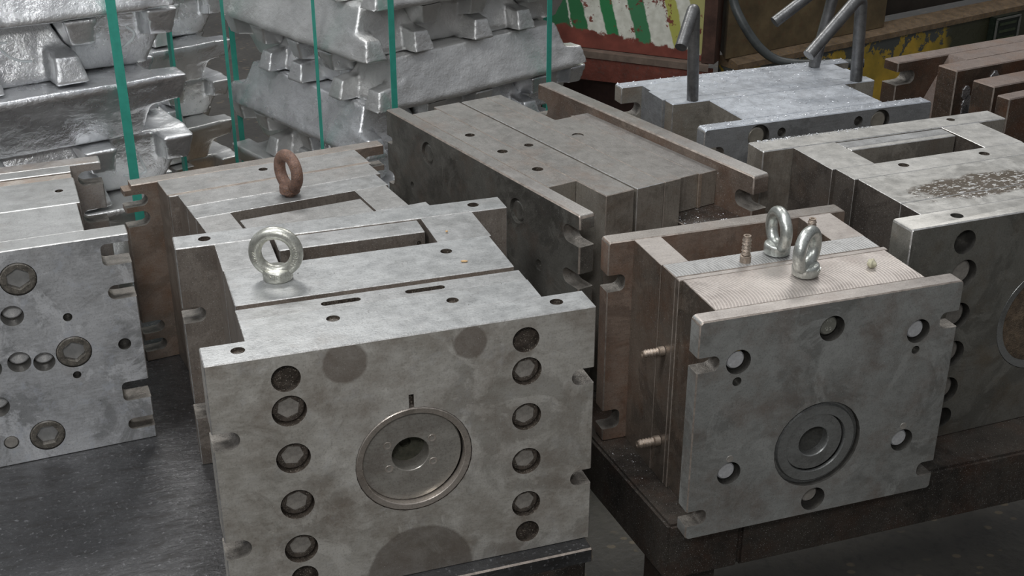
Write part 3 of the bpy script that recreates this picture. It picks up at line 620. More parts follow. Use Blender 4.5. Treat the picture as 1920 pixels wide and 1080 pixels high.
# ------------------------------------------------------------------ mould RR : right edge
QO = (0.5121, 1.4783, 0.0); QY = 0.3656; HQ = 0.3333
MQ = root('mould', QO, QY, 'large mould cut by the right edge, oily wet patch and open window on top', 'mould')
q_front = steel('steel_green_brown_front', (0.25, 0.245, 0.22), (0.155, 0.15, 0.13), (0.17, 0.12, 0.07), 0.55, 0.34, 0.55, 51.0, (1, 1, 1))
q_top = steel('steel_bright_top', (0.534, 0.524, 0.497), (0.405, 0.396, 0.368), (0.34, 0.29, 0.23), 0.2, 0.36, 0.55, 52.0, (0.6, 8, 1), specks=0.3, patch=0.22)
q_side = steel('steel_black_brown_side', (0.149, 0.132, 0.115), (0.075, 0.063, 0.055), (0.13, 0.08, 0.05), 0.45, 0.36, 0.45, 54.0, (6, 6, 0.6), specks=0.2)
q_oil = steel('steel_oil_patch', (0.56, 0.55, 0.52), (0.42, 0.41, 0.38), (0.34, 0.29, 0.23), 0.2, 0.34, 0.55, 53.0, (0.6, 8, 1), oil=(0.195, 0.102, 0.125, 0.042))
cuts = [('hf', 0.0880, 0.3030, 0.0172, 0.02), ('hf', 0.0950, 0.2560, 0.0205, 0.02), ('hf', 0.0965, 0.1925, 0.0200, 0.02), ('hf', 0.0980, 0.1345, 0.0200, 0.02), ('hf', 0.0985, 0.0770, 0.0200, 0.02), ('hf', 0.1000, 0.0325, 0.0155, 0.015)]
cuts += [('hf', 0.2500, 0.1640, 0.0810, 0.012), ('ht', 0.0853, 0.0199, 0.0085, 0.012)]
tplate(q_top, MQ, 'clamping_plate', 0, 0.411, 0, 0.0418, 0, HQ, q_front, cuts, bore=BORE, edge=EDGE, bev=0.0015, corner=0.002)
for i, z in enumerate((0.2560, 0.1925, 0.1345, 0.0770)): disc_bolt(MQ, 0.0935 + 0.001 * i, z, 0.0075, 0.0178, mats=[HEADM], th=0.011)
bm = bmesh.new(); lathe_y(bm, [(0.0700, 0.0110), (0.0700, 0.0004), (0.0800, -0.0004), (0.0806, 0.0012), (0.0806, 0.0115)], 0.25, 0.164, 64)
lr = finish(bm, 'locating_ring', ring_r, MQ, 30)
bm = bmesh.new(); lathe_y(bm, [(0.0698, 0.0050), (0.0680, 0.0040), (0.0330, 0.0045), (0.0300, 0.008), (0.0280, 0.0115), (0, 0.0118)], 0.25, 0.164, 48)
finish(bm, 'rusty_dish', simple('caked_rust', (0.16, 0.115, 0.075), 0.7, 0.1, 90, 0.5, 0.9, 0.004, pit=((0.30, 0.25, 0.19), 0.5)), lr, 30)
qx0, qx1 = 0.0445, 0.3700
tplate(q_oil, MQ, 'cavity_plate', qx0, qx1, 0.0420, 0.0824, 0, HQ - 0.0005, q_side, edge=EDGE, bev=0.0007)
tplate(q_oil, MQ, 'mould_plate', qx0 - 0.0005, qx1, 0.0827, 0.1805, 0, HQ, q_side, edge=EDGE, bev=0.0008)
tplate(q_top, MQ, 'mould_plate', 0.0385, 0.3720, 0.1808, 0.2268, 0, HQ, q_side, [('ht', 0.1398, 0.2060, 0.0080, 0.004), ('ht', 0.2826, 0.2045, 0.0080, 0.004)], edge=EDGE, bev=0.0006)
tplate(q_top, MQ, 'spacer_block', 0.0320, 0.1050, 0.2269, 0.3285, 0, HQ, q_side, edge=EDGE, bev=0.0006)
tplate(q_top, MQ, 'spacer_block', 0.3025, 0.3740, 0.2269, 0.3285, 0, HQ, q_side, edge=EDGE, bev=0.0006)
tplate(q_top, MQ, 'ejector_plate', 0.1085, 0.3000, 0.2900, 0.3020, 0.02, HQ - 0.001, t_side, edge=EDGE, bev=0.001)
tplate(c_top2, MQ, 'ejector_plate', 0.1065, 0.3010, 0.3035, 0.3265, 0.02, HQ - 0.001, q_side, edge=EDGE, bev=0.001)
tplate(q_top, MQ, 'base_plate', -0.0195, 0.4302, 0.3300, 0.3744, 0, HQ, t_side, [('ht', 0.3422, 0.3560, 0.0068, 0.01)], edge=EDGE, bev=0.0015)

# ------------------------------------------------------------------ mould B : dusted with aluminium, with bent rods
BO = (0.3088, 1.9203, 0.0); BY = 0.3636; HB = 0.32
MB_ = root('mould', BO, BY, 'mould dusted blue-grey with aluminium flakes, bent rods standing in its top', 'mould')
b_dust = steel('steel_aluminium_dust', (0.50, 0.53, 0.57), (0.40, 0.42, 0.45), (0.34, 0.31, 0.27), 0.25, 0.42, 0.5, 61.0, (1, 1, 1), specks=1.0, frost=0.3)
b_face = steel('steel_blue_grey_face', (0.30, 0.31, 0.32), (0.19, 0.195, 0.20), (0.20, 0.17, 0.14), 0.35, 0.42, 0.5, 62.0)
b_tan = steel('steel_tan_block', (0.33, 0.31, 0.27), (0.22, 0.20, 0.17), (0.26, 0.18, 0.12), 0.5, 0.45, 0.45, 63.0)
def capped(parent, name, x0, x1, y0, y1, z0, z1, side, cuts=(), bev=0.0015, edge=None, corner=0.0):
    """plate whose top face has dust lying on it"""
    p = plate(parent, name, x0, x1, y0, y1, z0, z1, side, cuts, bev=bev, edge=edge or EDGE, bore=BORE, corner=corner)
    p.data.materials.append(b_dust)
    for f in p.data.polygons:
        if f.normal.z > 0.5 and f.center.z > z1 - 0.004: f.material_index = 4
    return p
cuts = [('hf', 0.1010, 0.3010, 0.0215, 0.012), ('hf', 0.3370, 0.3010, 0.0205, 0.012), ('hf', 0.1441, 0.2993, 0.0078, 0.01), ('hf', 0.2932, 0.3010, 0.0085, 0.01), ('es', -1, 0.0386, 0.2650, 0.2880), ('es', 1, 0.402, 0.2650, 0.2880)]
for i, c in enumerate(cuts[:2]): cuts[i] = ('hf', c[1], c[2] - 0.004, c[3] * 0.93, c[4])
capped(MB_, 'clamping_plate', 0, 0.4405, 0, 0.0258, 0, HB, b_face, cuts, corner=0.004)
for x, z in ((0.0975, 0.2965), (0.3340, 0.2965)): disc_bolt(MB_, x, z, 0.0020, 0.0155, mats=[simple('pale_bolt_face', (0.30, 0.28, 0.24), 0.45, 0.5, 80, 0.2)], th=0.009)
capped(MB_, 'cavity_block', 0.0855, 0.3582, 0.0260, 0.1405, 0, HB, b_tan)
capped(MB_, 'mould_plate', 0.0155, 0.4240, 0.1407, 0.1690, 0, HB, b_tan)
capped(MB_, 'mould_plate', 0.0110, 0.4200, 0.1692, 0.2245, 0, HB, b_face, bev=0.0006)
capped(MB_, 'support_plate', 0.0165, 0.4150, 0.2247, 0.2611, 0, HB, b_face, bev=0.0006)
capped(MB_, 'base_plate', -0.0235, 0.4520, 0.2613, 0.2888, 0, HB, b_tan, [('es', -1, 0.0160, 0.2650, 0.2900), ('es', 1, 0.415, 0.2650, 0.2900)], corner=0.002)

RODM = simple('bent_steel_rod', (0.17, 0.17, 0.17), 0.36, 0.75, 60, 0.3, 0.3, 0.001, pit=((0.10, 0.095, 0.09), 0.4))
def rod(pts, r, label, bend=0.03):
    P = [Vector(p) for p in pts]; out = [P[0]]
    for i in range(1, len(P) - 1):
        a = (P[i - 1] - P[i]).normalized(); b = (P[i + 1] - P[i]).normalized()
        A = P[i] + a * bend; B = P[i] + b * bend
        for t in [k / 10 for k in range(11)]: out.append(A * (1 - t) ** 2 + P[i] * 2 * t * (1 - t) + B * t * t)
    out.append(P[-1]); bm = bmesh.new(); org = P[0]
    tube(bm, [q - org for q in out], r, 18)
    o = finish(bm, 'bent_rod', RODM, None, 40, loc=org)
    tag(o, label, 'rod', 'bent lifting rods in the dusted mould'); return o
rod([(0.3100, 2.082, 0.3205), (0.3030, 2.083, 0.482), (0.2761, 2.02, 0.428)], 0.0100, 'bent steel rod hooked towards the viewer, leftmost of the three', 0.016)
rod([(0.5640, 2.292, 0.3205), (0.5920, 2.290, 0.495), (0.4739, 2.25, 0.4134)], 0.0105, 'bent steel rod rising behind the others, its hook cut by the top edge', 0.022)
rod([(0.6200, 2.2005, 0.3205), (0.6120, 2.200, 0.4760), (0.5129, 2.13, 0.3849)], 0.0108, 'bent steel rod with a complete hook sloping down left, rightmost of the three', 0.024)

# ------------------------------------------------------------------ mould F : rusty, far right
FO = (0.7181, 2.2811, 0.0); FY = 0.5009; HF = 0.33
MF = root('mould', FO, FY, 'brown rusted stepped mould at the far right behind the large one', 'mould')
f_rust = steel('steel_rusted_far', (0.197, 0.156, 0.135), (0.148, 0.115, 0.098), (0.20, 0.115, 0.07), 0.7, 0.55, 0.35, 71.0, (1, 1, 1))
f_dark = steel('steel_rusted_dark', (0.12, 0.085, 0.062), (0.06, 0.045, 0.035), (0.16, 0.065, 0.03), 0.7, 0.45, 0.4, 72.0)
def rusty(name, x0, x1, y0, y1, cuts=(), z1=HF):
    p = plate(MF, name, x0, x1, y0, y1, 0, z1, f_dark, cuts, edge=EDGEB, bev=0.002); p.data.materials.append(f_rust)
    for f in p.data.polygons:
        if f.normal.z > 0.5 and f.center.z > z1 - 0.004: f.material_index = 4
    return p
rusty('base_plate', 0, 0.62, 0, 0.0372, [('es', -1, 0.0455, 0.2860, 0.3120)])
bm = bmesh.new(); prism(bm, [(0.129, HF), (0.62, HF), (0.62, 0.0), (0.0563, 0.0), (0.0563, 0.22)], 'y', -0.0448, -0.0005)
finish(bm, 'gusset_plate', f_rust, MF, 0)
rusty('mould_plate', 0.0540, 0.62, -0.0912, -0.0450)
rusty('mould_plate', 0.0345, 0.62, -0.1955, -0.1464)
rusty('mould_plate', 0.0010, 0.62, -0.2593, -0.2311)
SPL = simple('splashed_aluminium', (0.55, 0.56, 0.58), 0.35, 0.9, 60, 0.25, 0.6, 0.003)
for nm_, blobs in (('long grey streak of splashed aluminium', ((0.085, 0.285, 0.010, 0.014), (0.092, 0.262, 0.012, 0.02), (0.088, 0.235, 0.010, 0.028))), ('short grey blob of splashed aluminium', ((0.155, 0.300, 0.012, 0.016),))):
    bm = bmesh.new()
    for (cx, cz, a, b) in blobs:
        prism(bm, [(cx + a * math.cos(t) * random.uniform(0.8, 1.2), cz + b * math.sin(t) * random.uniform(0.85, 1.15)) for t in [2 * math.pi * i / 14 for i in range(14)]], 'y', -0.0935, -0.0912)
    o = finish(bm, 'aluminium_splash', SPL, MF, 30); o['label'] = nm_

# ------------------------------------------------------------------ ingots
def ingot_mesh(seed, L=0.64, W=0.20, N=0.108, Hh=0.108):
    random.seed(seed); bm = bmesh.new()
    e0, e1 = L / 2 - 0.050, L / 2 - 0.078
    def hull(pts):
        vs = [bm.verts.new(p) for p in pts]; r = bmesh.ops.convex_hull(bm, input=vs)
        bmesh.ops.delete(bm, geom=[g for g in r['geom_interior'] if isinstance(g, bmesh.types.BMVert)], context='VERTS')
    hull([(s * e0, t * W / 2, 0.0) for s in (-1, 1) for t in (-1, 1)] + [(s * e0, t * W / 2 * 0.985, 0.012) for s in (-1, 1) for t in (-1, 1)] +
         [(s * e1, t * N / 2, Hh) for s in (-1, 1) for t in (-1, 1)] + [(s * (e1 + 0.006), t * N / 2 * 1.05, Hh - 0.008) for s in (-1, 1) for t in (-1, 1)])
    for s in (-1, 1):
        for t in (-1, 1):
            xs, xe = s * (e1 - 0.02), s * (L / 2 + random.uniform(-0.006, 0.004)); a, b = t * (W / 2), t * (W / 2 - 0.062)
            hull([(xs, a, 0), (xe, a * 0.97, 0.002), (xe, b * 1.06, 0.002), (xs, b, 0), (xs, a * 0.80, 0.058), (xe - s * 0.012, a * 0.86, 0.046), (xe - s * 0.012, b * 1.20, 0.046), (xs, b * 1.12, 0.060)])
    me = D.meshes.new('ingot'); bm.to_mesh(me); bm.free()
    o = D.objects.new('tmp', me); COL.objects.link(o)
    m = o.modifiers.new('r', 'REMESH'); m.mode = 'VOXEL'; m.voxel_size = 0.0042; m.use_smooth_shade = True
    sm = o.modifiers.new('s', 'SMOOTH'); sm.iterations = 3; sm.factor = 0.6
    tx = D.textures.new('lump', 'CLOUDS'); tx.noise_scale = 0.06; dp = o.modifiers.new('d', 'DISPLACE'); dp.texture = tx; dp.strength = 0.006; dp.mid_level = 0.5
    nm = evalmesh(o); D.objects.remove(o, do_unlink=True); nm.name = 'ingot'
    return nm
def ingot_mat(name, seed, base, rg, oxide):
    g = NG(name); n1 = g.noise(9, 5, 0.6, g.map(loc=(seed, 0, 0))); n2 = g.noise(60, 6, 0.7, g.map(loc=(seed, 3, 0))); n3 = g.noise(160, 3, 0.6)
    c = g.mix(g.rng(n1, 0.35, 0.7), tuple(x * 0.78 for x in base), base)
    c = g.mix(g.math('MULTIPLY', g.rng(n2, 0.55, 0.72), oxide), c, (0.30, 0.28, 0.26))
    return g.fin(c, g.rng(n1, 0.3, 0.7, rg, rg + 0.16), 0.82, g.math('ADD', n2, g.math('MULTIPLY', n3, 0.6)), 0.42, 0.004)
IM = [ingot_mat('cast_aluminium_bright', 1, (0.94, 0.95, 0.96), 0.22, 0.15), ingot_mat('cast_aluminium_dull', 4, (0.88, 0.88, 0.87), 0.32, 0.25), ingot_mat('cast_aluminium_smooth', 8, (0.88, 0.89, 0.91), 0.20, 0.15)]
IMESH = []
for i in range(3):
    me = ingot_mesh(20 + i); me.materials.clear(); me.materials.append(IM[i])
    me.polygons.foreach_set('use_smooth', [True] * len(me.polygons)); IMESH.append(me)
IMW, IMN, IMH, IML = 0.20, 0.108, 0.108, 0.64
PITCH_I, CH = 0.155, 0.110
ORD7 = ['topmost', 'second', 'third', 'fourth', 'fifth', 'sixth', 'seventh', 'eighth']
ORD = ['first', 'second', 'third', 'fourth', 'fifth']
def stack(O, yaw, z0, courses, nm, invert_first, side, seed, n=4):
    """courses: list of 'A' (bars running back, ends to the front) or 'B' (bars running along the front)"""
    random.seed(seed)
    c, s = math.cos(yaw), math.sin(yaw); span = IMW + PITCH_I * (n - 1); total = len(courses)
    for k, t in enumerate(courses):
        z = z0 + k * CH
        for j in range(n):
            inv = (j % 2 == 1) ^ invert_first[k]
            off = IMW / 2 + PITCH_I * j; mid = span / 2
            lx, ly = (off, mid) if t == 'A' else (mid, off)
            lx += random.uniform(-0.006, 0.006) - (span if side == 'L' else 0); ly += random.uniform(-0.006, 0.006)
            yw = yaw + (math.pi / 2 if t == 'A' else 0) + random.uniform(-0.018, 0.018)
            me = IMESH[random.randrange(3)]
            o = D.objects.new('ingot', me); COL.objects.link(o)
            o.location = (O[0] + c * lx - s * ly, O[1] + s * lx + c * ly, z + (IMH if inv else 0) + 0.001)
            o.rotation_euler = (math.pi if inv else 0, 0, yw)
            STACKED[(nm, k, j)] = o
            row = ORD7[total - 1 - k]
            where = ORD[j] + (' from left' if t == 'A' else ' from front')
            tag(o, 'aluminium ingot, %s side up, %s, %s course down of %s stack' % ('wide' if inv else 'narrow', where, row, nm), 'ingot', 'aluminium ingots in the %s stack' % nm)
    return span
from mathutils.bvhtree import BVHTree
CHALK = simple('pale_paint_stroke', (0.86, 0.92, 0.95), 0.6, 0.0, 80, 0.1)
STACKED = {}
def paint_mark(key, pts, end=-1, flat=0.0011):
    """stroke painted on the end face of an ingot; pts in its own (y, z)"""
    o = STACKED[key]; me = o.data
    bt = BVHTree.FromPolygons([v.co.copy() for v in me.vertices], [tuple(p.vertices) for p in me.polygons])
    P = []
    for y, z in catmull([Vector((a, b, 0)) for a, b in pts], 5) and [(q.x, q.y) for q in catmull([Vector((a, b, 0)) for a, b in pts], 5)]:
        h = bt.ray_cast(Vector((end * 1.0, y, z)), Vector((-end, 0, 0)))
        if h[0] is not None: P.append(h[0] + Vector((end * 0.0002, 0, 0)))
    bm = bmesh.new(); tube(bm, P, 0.0022, 8)
    m = finish(bm, 'paint_mark', CHALK, o, 40); m['label'] = 'pale painted stroke'
def catmull(P, k=6):
    out = []
    for i in range(len(P) - 1):
        a = P[max(i - 1, 0)]; b_ = P[i]; c_ = P[i + 1]; d_ = P[min(i + 2, len(P) - 1)]
        for t in [j / k for j in range(k)]: out.append(0.5 * ((2 * b_) + (c_ - a) * t + (2 * a - 5 * b_ + 4 * c_ - d_) * t * t + (3 * b_ - a - 3 * c_ + d_) * t ** 3))
    out.append(P[-1]); return out
CR = stack((-0.300, 2.600), 0.720, -0.320, ['B', 'A', 'B', 'A', 'B', 'A', 'B'], 'middle', [False, True, False, False, False, False, False], 'R', 5)
CL = stack((-0.545, 2.085), 0.585, -0.180, ['B', 'A', 'B', 'A', 'B', 'A', 'B'], 'left', [False, False, True, False, True, False, False], 'L', 9)
CB = stack((-0.740, 3.30), 0.720, -0.320, ['A', 'B', 'A', 'B', 'A', 'B', 'A'], 'rear', [False, True, False, True, False, True, False], 'L', 15)

# (an upside-down ingot has its y and z mirrored)
paint_mark(('left', 5, 3), [(0.022, 0.038), (0.034, 0.050), (0.030, 0.062), (0.012, 0.074), (-0.008, 0.080)])
paint_mark(('left', 3, 3), [(0.010, 0.040), (0.016, 0.060), (0.022, 0.078), (0.004, 0.082), (-0.018, 0.078)])
paint_mark(('left', 5, 2), [(0.012, 0.070), (0.026, 0.068), (0.018, 0.052), (0.0, 0.040), (-0.020, 0.036)][::1])
paint_mark(('middle', 2, 0), [(-0.020, 0.082), (-0.006, 0.090), (0.006, 0.084), (0.010, 0.070)], 1)
WOOD = simple('pallet_timber', (0.25, 0.17, 0.10), 0.8, 0.0, 30, 0.3, 0.4, 0.002)
def pallet(O, yaw, side, top, label):
    p = root('pallet', (O[0], O[1], FLOORZ), yaw, label, 'pallet'); x0 = -0.70 if side == 'L' else -0.03; h = top - FLOORZ
    for i in range(3):
        b = bmesh.new(); bx(b, x0, x0 + 0.73, 0.0 + i * 0.29, 0.10 + i * 0.29, 0, h - 0.025); finish(b, 'bearer', WOOD, p)
    for i in range(6):
        b = bmesh.new(); bx(b, x0 + i * 0.126, x0 + 0.1 + i * 0.126, -0.02, 0.70, h - 0.024, h); finish(b, 'deck_board', WOOD, p)
pallet((-0.300, 2.600), 0.720, 'R', -0.3205, 'timber pallet under the middle stack of ingots')
pallet((-0.545, 2.085), 0.585, 'L', -0.1805, 'timber pallet under the left stack of ingots')
pallet((-0.740, 3.30), 0.720, 'L', -0.3205, 'timber pallet under the rear stack of ingots')

STRAPM = simple('green_strapping', (0.05, 0.36, 0.28), 0.38, 0.0, 60, 0.12, 0.1, 0.0005)
def strap(O, yaw, t, pos, z0, z1, side, label, grp, wd=0.015, ov=0.012, th=0.0012, tilt=0.0):
    """closed band around the stack; t='A' goes over the front face at x=pos, 'B' over the side face at y=pos"""
    span = IMW + PITCH_I * 3; x0 = -span if side == 'L' else 0.0
    if t == 'A': loop = [(-ov, z0), (-ov, z1), (span + ov, z1), (span + ov, z0)]
    else: loop = [(x0 - ov, z0), (x0 - ov, z1), (x0 + span + ov, z1), (x0 + span + ov, z0)]
    bm = bmesh.new(); n = 4
    def P(a, zz, w, o):
        cx = (loop[0][0] + loop[2][0]) / 2; czz = (z0 + z1) / 2
        aa = a + (o if a > cx else -o); z2 = zz + (o if zz > czz else -o)
        tt = tilt * (zz - z0)
        return (pos + w + tt, aa, z2) if t == 'A' else (aa, pos + w + tt, z2)
    g = [[[bm.verts.new(P(a, zz, w, o)) for (a, zz) in loop] for w in (-wd / 2, wd / 2)] for o in (0, th)]
    for i in range(4):
        j = (i + 1) % 4
        for q in ((g[0][0][i], g[0][1][i], g[0][1][j], g[0][0][j]), (g[1][0][i], g[1][0][j], g[1][1][j], g[1][1][i]),
                  (g[0][0][i], g[0][0][j], g[1][0][j], g[1][0][i]), (g[0][1][i], g[1][1][i], g[1][1][j], g[0][1][j])): bm.faces.new(q)
    bmesh.ops.recalc_face_normals(bm, faces=bm.faces[:])
    o = finish(bm, 'strapping_band', STRAPM, None, 0, loc=(O[0], O[1], 0), rot=(0, 0, yaw)); tag(o, label, 'strap', grp); return o
ZT_R = -0.320 + 7 * CH + 0.004; ZT_L = -0.180 + 7 * CH + 0.004; ZT_B = ZT_R
gs = 'green strapping bands around the ingots'
strap((-0.545, 2.085), 0.585, 'A', -0.125, -0.182, ZT_L, 'L', 'green strapping band across the front of the left stack', gs, wd=0.016)
strap((-0.545, 2.085), 0.585, 'B', 0.14, -0.182, ZT_L, 'L', 'green strapping band down the right end of the left stack', gs)
strap((-0.300, 2.600), 0.720, 'A', 0.050, -0.322, ZT_R, 'R', 'green strapping band on the front face of the middle stack, near its corner', gs)
strap((-0.300, 2.600), 0.720, 'A', 0.505, -0.322, ZT_R, 'R', 'green strapping band at the right end of the middle stack', gs)
strap((-0.300, 2.600), 0.720, 'B', 0.190, -0.322, ZT_R, 'R', 'green strapping band on the left face of the middle stack, nearer its corner', gs, wd=0.012)
strap((-0.300, 2.600), 0.720, 'B', 0.600, -0.322, ZT_R, 'R', 'green strapping band at the far end of the left face of the middle stack', gs)
strap((-0.740, 3.30), 0.720, 'A', -0.19, -0.322, ZT_B, 'L', 'green strapping band in the gap on the rear stack', gs)

# ------------------------------------------------------------------ machines in the background
def red_mat():
    g = NG('peeling_red_white_green_paint'); x, y, z = g.xyz()
    wob = g.math('MULTIPLY', g.math('SUBTRACT', g.noise(20, 5, 0.7), 0.5), 0.02)
    u = g.math('ADD', g.math('ADD', x, g.math('MULTIPLY', z, 0.28)), wob)   # slanted stripe coordinate
    red = g.mix(g.rng(g.noise(18, 5), 0.35, 0.7), (0.13, 0.035, 0.025), (0.24, 0.065, 0.045))
    white = g.mix(g.rng(g.noise(40, 5), 0.4, 0.7), (0.60, 0.60, 0.52), (0.78, 0.78, 0.70))
    c = white
    def band(a, b, col, c):
        m = g.math('MULTIPLY', g.rng(u, a, a + 0.004), g.rng(u, b + 0.004, b))
        return g.mix(m, c, col)
    c = band(-0.455, -0.405, (0.03, 0.16, 0.06), c); c = band(-0.345, -0.305, (0.03, 0.20, 0.07), c); c = band(-0.250, -0.200, (0.05, 0.20, 0.09), c); c = band(-0.130, -0.095, (0.42, 0.42, 0.10), c); c = band(-0.05, 0.05, (0.40, 0.38, 0.15), c)
    c = band(-0.90, -0.46, (0.03, 0.14, 0.06), c)
    peel = g.rng(g.noise(16, 7, 0.72, g.map(loc=(3, 0, 1))), 0.575, 0.595)
    edge = g.rng(g.math('ADD', g.math('ADD', z, g.math('MULTIPLY', x, 0.0875)), g.math('MULTIPLY', g.math('SUBTRACT', g.noise(22, 5, 0.7), 0.5), 0.07)), -0.036, -0.042)
    c = g.mix(g.math('MAXIMUM', peel, edge), c, red)
    return g.fin(c, 0.5, 0.0, g.noise(50, 4), 0.3, 0.002)
dark_red = simple('dark_red_iron', (0.17, 0.05, 0.035), 0.55, 0.1, 18, 0.4, 0.4, 0.003, pit=((0.10, 0.09, 0.08), 0.5))
ledge_m = simple('grimy_ledge', (0.16, 0.12, 0.095), 0.6, 0.1, 25, 0.35)
yr = R(-25)
m1 = root('machine_housing', (0.602, 3.70, 0.0), yr, 'peeling red, white and green painted machine housing behind the moulds', 'machine')
b = bmesh.new(); prism(b, [(-1.3, 0), (-0.03, 0), (-0.27, 0.4), (-1.3, 0.4)], 'z', -0.06, 1.0); finish(b, 'painted_panel', red_mat(), m1)
b = bmesh.new(); prism(b, [(-1.32, -0.035), (0.0, -0.035), (-0.01, 0.0), (-0.25, 0.4), (-1.32, 0.4)], 'z', -0.082, -0.062); finish(b, 'ledge', ledge_m, m1)
b = bmesh.new(); prism(b, [(-1.32, -0.084), (0.0, -0.084), (0.0, -0.120), (-0.10, -0.150), (-0.5, -0.155), (-1.32, -0.15)], 'y', -0.03, 0.02); finish(b, 'skirt', dark_red, m1)
b = bmesh.new(); prism(b, [(-1.3, 0.1), (-0.12, 0.1), (-0.27, 0.4), (-1.3, 0.4)], 'z', FLOORZ, -0.156); finish(b, 'base', simple('void_shade_base', (0.06, 0.03, 0.025), 0.6), m1)  # dark reddish colour stands in for the shaded void under the housing
b = bmesh.new(); bx(b, -0.028, 0.012, -0.02, 0.04, -0.06, 1.0); finish(b, 'corner_post', simple('dark_rust_post', (0.07, 0.035, 0.025), 0.6, 0.2, 20, 0.5), m1)
yy = 0.60
def yel_mat():
    g = NG('chipped_yellow_paint'); x, y, z = g.xyz()
    yl = g.mix(g.rng(g.noise(14, 5), 0.35, 0.7), (0.26, 0.19, 0.03), (0.52, 0.33, 0.04))
    chip = g.rng(g.math('ADD', g.noise(22, 6, 0.7), g.math('MULTIPLY', z, 2.2)), 0.66, 0.69)
    c = g.mix(chip, yl, (0.07, 0.075, 0.07))
    fade = g.rng(g.math('ADD', x, g.math('MULTIPLY', g.noise(8, 3), 0.12)), 1.10, 1.14)
    c = g.mix(fade, c, (0.045, 0.045, 0.025))
    return g.fin(c, 0.45, 0.0, chip, 0.4, 0.002)
olive = simple('grimy_olive_panel', (0.13, 0.095, 0.05), 0.5, 0.1, 9, 0.45, 0.3, 0.002, pit=((0.14, 0.05, 0.03), 0.4))
m2 = root('machine', (0.62, 3.70, 0.0), yy, 'grimy brown machine side on a chipped yellow frame behind the bent rods', 'machine')
b = bmesh.new(); prism(b, [(0.03, 0), (0.74, 0), (0.74, 0.4), (0.30, 0.4)], 'z', -0.055, 1.0); finish(b, 'side_panel', olive, m2)
b = bmesh.new(); bx(b, 0.742, 1.9, 0.10, 0.6, -0.055, 1.0); finish(b, 'rear_panel', simple('dark_recess_panel', (0.035, 0.028, 0.022), 0.5, 0.1, 9, 0.4), m2)
b = bmesh.new(); prism(b, [(0.05, -0.057), (0.0, -0.057), (-0.035, -0.068), (-0.035, -0.086), (0.05, -0.086)], 'x', 0.05, 1.9)
finish(b, 'ledge', simple('ledge_orange_grime', (0.17, 0.12, 0.075), 0.6, 0.1, 30, 0.4, 0.3, 0.002, pit=((0.45, 0.24, 0.04), 0.4)), m2)
b = bmesh.new(); bx(b, 0.05, 1.9, -0.030, 0.05, -0.34, -0.087); bmesh.ops.translate(b, verts=b.verts[:], vec=(0, 0, 0.20)); me_o = finish(b, 'yellow_beam', yel_mat(), m2); me_o.location = (0, 0, -0.20)
b = bmesh.new(); bx(b, 0.10, 1.9, 0.0, 0.05, FLOORZ, -0.342); finish(b, 'base', simple('dark_base', (0.05, 0.045, 0.03), 0.6), m2)
# dark louvred box at the far right of the beam
gb = bmesh.new(); bx(gb, 1.26, 1.40, -0.060, -0.031, -0.30, -0.085); bmesh.ops.bevel(gb, geom=gb.edges[:], offset=0.004, segments=2, affect='EDGES')
vent = finish(gb, 'vent_box', simple('black_green_box', (0.02, 0.028, 0.02), 0.4, 0.3, 60, 0.4), m2)
sb = bmesh.new(); bx(sb, 1.262, 1.268, -0.065, -0.0602, -0.30, -0.09); bx(sb, 1.262, 1.398, -0.065, -0.0602, -0.094, -0.088); bx(sb, 1.392, 1.398, -0.065, -0.0602, -0.30, -0.09)
finish(sb, 'trim_strip', simple('grey_trim', (0.22, 0.22, 0.20), 0.4, 0.5), vent)
for i in range(7):
    sb = bmesh.new(); bx(sb, 1.285, 1.375, -0.064, -0.0602, -0.115 - i * 0.026, -0.107 - i * 0.026); finish(sb, 'louvre', simple('louvre_green', (0.05, 0.065, 0.035), 0.4, 0.2), vent)
# hose
def ray_at(px, py, Y):
    cp, sp = math.cos(PITCH), math.sin(PITCH); u = (px - 960) / F_PX; v = (py - 540) / F_PX
    d = Vector((u, cp - v * sp, -sp - v * cp)); return Vector((0, 0, CAM_H)) + d * (Y / d.y)
hp = [(1368, -60, 3.62), (1375, 0, 3.60), (1392, 42, 3.57), (1420, 84, 3.55), (1448, 108, 3.54), (1480, 118, 3.53), (1540, 120, 3.52), (1620, 118, 3.50)]
pts = [ray_at(*p) for p in hp]
def catmull(P, k=6):
    out = []
    for i in range(len(P) - 1):
        a = P[max(i - 1, 0)]; b_ = P[i]; c_ = P[i + 1]; d_ = P[min(i + 2, len(P) - 1)]
        for t in [j / k for j in range(k)]: out.append(0.5 * ((2 * b_) + (c_ - a) * t + (2 * a - 5 * b_ + 4 * c_ - d_) * t * t + (3 * b_ - a - 3 * c_ + d_) * t ** 3))
    out.append(P[-1]); return out
bm = bmesh.new(); org = pts[0].copy(); tube(bm, [p - org for p in catmull(pts)], 0.013, 14)
tag(finish(bm, 'rubber_hose', simple('black_rubber', (0.045, 0.05, 0.05), 0.45, 0.0, 40, 0.3), None, 40, loc=org), 'black rubber hose hanging in a curve in front of the machine', 'hose')

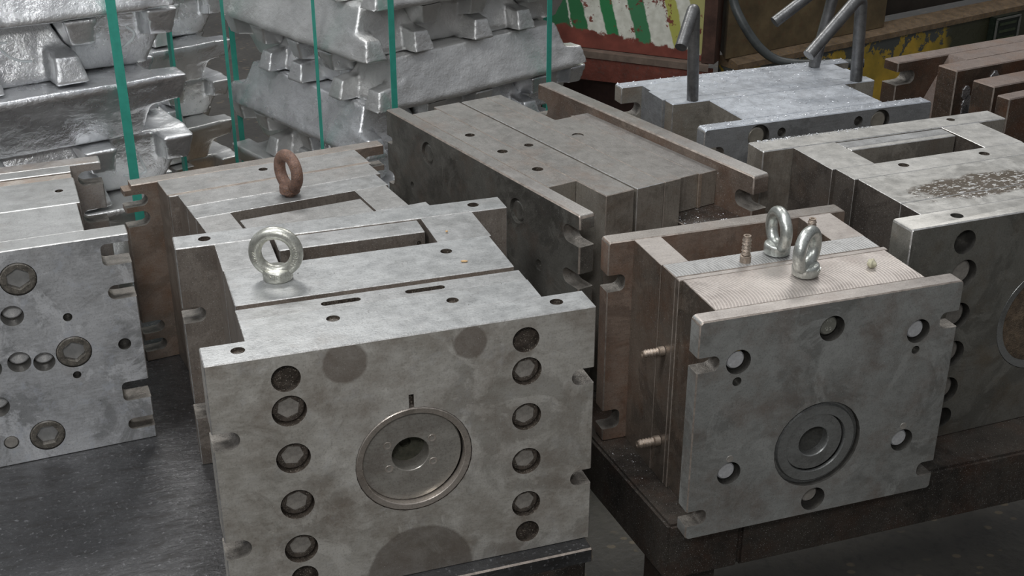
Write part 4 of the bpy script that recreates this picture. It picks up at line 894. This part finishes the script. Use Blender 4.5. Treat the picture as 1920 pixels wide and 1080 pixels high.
# ------------------------------------------------------------------ paint marks, chips, shavings, pebble
def local_to_world(O, yaw, p): c, s = math.cos(yaw), math.sin(yaw); return Vector((O[0] + c * p[0] - s * p[1], O[1] + s * p[0] + c * p[1], p[2]))
def chips(name, n, sampler, size, mat, label, O, yaw, seed):
    random.seed(seed); bm = bmesh.new()
    for _ in range(n):
        x, y, z = sampler(); s = size * random.uniform(0.4, 1.5)
        vs = [bm.verts.new((x + random.uniform(-s, s), y + random.uniform(-s, s), z + random.uniform(0.0, s * 0.7))) for _ in range(3)]
        vs.append(bm.verts.new((x, y, z + s * random.uniform(0.2, 0.8))))
        for f in ((0, 1, 2), (0, 1, 3), (1, 2, 3), (0, 2, 3)): bm.faces.new([vs[i] for i in f])
    bmesh.ops.recalc_face_normals(bm, faces=bm.faces[:])
    o = finish(bm, name, mat, None, 0, loc=O, rot=(0, 0, yaw)); tag(o, label, 'shavings', kind='stuff'); return o
ALU = simple('aluminium_flakes', (0.70, 0.72, 0.75), 0.4, 0.6, 60, 0.2)
DIRT = simple('dark_dirt_crumbs', (0.10, 0.085, 0.07), 0.7, 0.0, 60, 0.3)
U = random.uniform
chips('metal_shavings', 700, lambda: (U(0.0, 0.44), U(0.0, 0.026), HB + 0.0002) if U(0, 1) < 0.4 else (U(0.09, 0.355), U(0.03, 0.26), HB + 0.0002), 0.0018, ALU, 'pale aluminium flakes scattered over the top of the dusted mould', BO, BY, 1)
chips('metal_shavings', 260, lambda: (max(-0.02, min(0.447, random.gauss(0.24, 0.12))), U(0.264, 0.287), HB + 0.0002), 0.0022, ALU, 'ridge of aluminium flakes along the back edge of the dusted mould', BO, BY, 2)
chips('metal_shavings', 240, lambda: (U(-0.015, 0.20), 0.3744 - abs(random.gauss(0, 0.004)) - 0.001, HQ + 0.0002), 0.0017, ALU, 'white metal shavings along the rear edge of the large right hand mould', QO, QY, 3)
chips('metal_shavings', 240, lambda: (random.gauss(0.40, 0.045), 0.2985 - abs(random.gauss(0, 0.006)) - 0.001, HT - 0.0158), 0.0017, ALU, 'white metal shavings against the rear plate of the crosswise mould', TO, TY, 4)
chips('metal_shavings', 110, lambda: (U(0.50, 0.558), U(0.21, 0.295), 0.2517), 0.0014, ALU, 'white specks on the dark lower plate of the crosswise mould', TO, TY, 8)
chips('metal_shavings', 60, lambda: (U(0.06, 0.38), U(0.05, 0.23), H + 0.0002), 0.0009, DIRT, 'fine dark crumbs scattered on top of the front centre mould', CO, CY, 5)
chips('metal_shavings', 90, lambda: (U(-0.018, 0.07), U(0.14, 0.24), 0.0005), 0.0013, ALU, 'white specks scattered on the bench rail beside the right mould', RO, RY, 6)
bm = bmesh.new(); bmesh.ops.create_icosphere(bm, subdivisions=3, radius=0.0055)
for v in bm.verts: v.co = v.co * (1 + 0.25 * math.sin(v.co.x * 900 + 1) * math.cos(v.co.y * 700)) ; v.co.z *= 1.1
tag(finish(bm, 'pebble', simple('pale_crumb', (0.55, 0.52, 0.38), 0.8, 0.0, 300, 0.2, 0.8, 0.001), None, 60, loc=local_to_world(RO, RY, (0.2714, 0.0694, HR + 0.0048))), 'small pale yellow lump on top of the front right mould', 'pebble')
CRUMB = simple('tan_crumb', (0.55, 0.36, 0.18), 0.8)
for i, (x, y, lb_) in enumerate(((0.3085, 0.2420 + 0.02, 'tiny round tan crumb beside the window of the front centre mould'), (0.333, 0.165, 'thin tan splinter on the core plate of the front centre mould'))):
    bm = bmesh.new(); bmesh.ops.create_icosphere(bm, subdivisions=2, radius=0.0018)
    for v in bm.verts: v.co.x *= (1 + i * 1.6); v.co.z *= 0.7
    tag(finish(bm, 'crumb', CRUMB, None, 60, loc=local_to_world(CO, CY, (x + (0.03 if i == 0 else 0.0), y, H + 0.0013))), lb_, 'crumb')
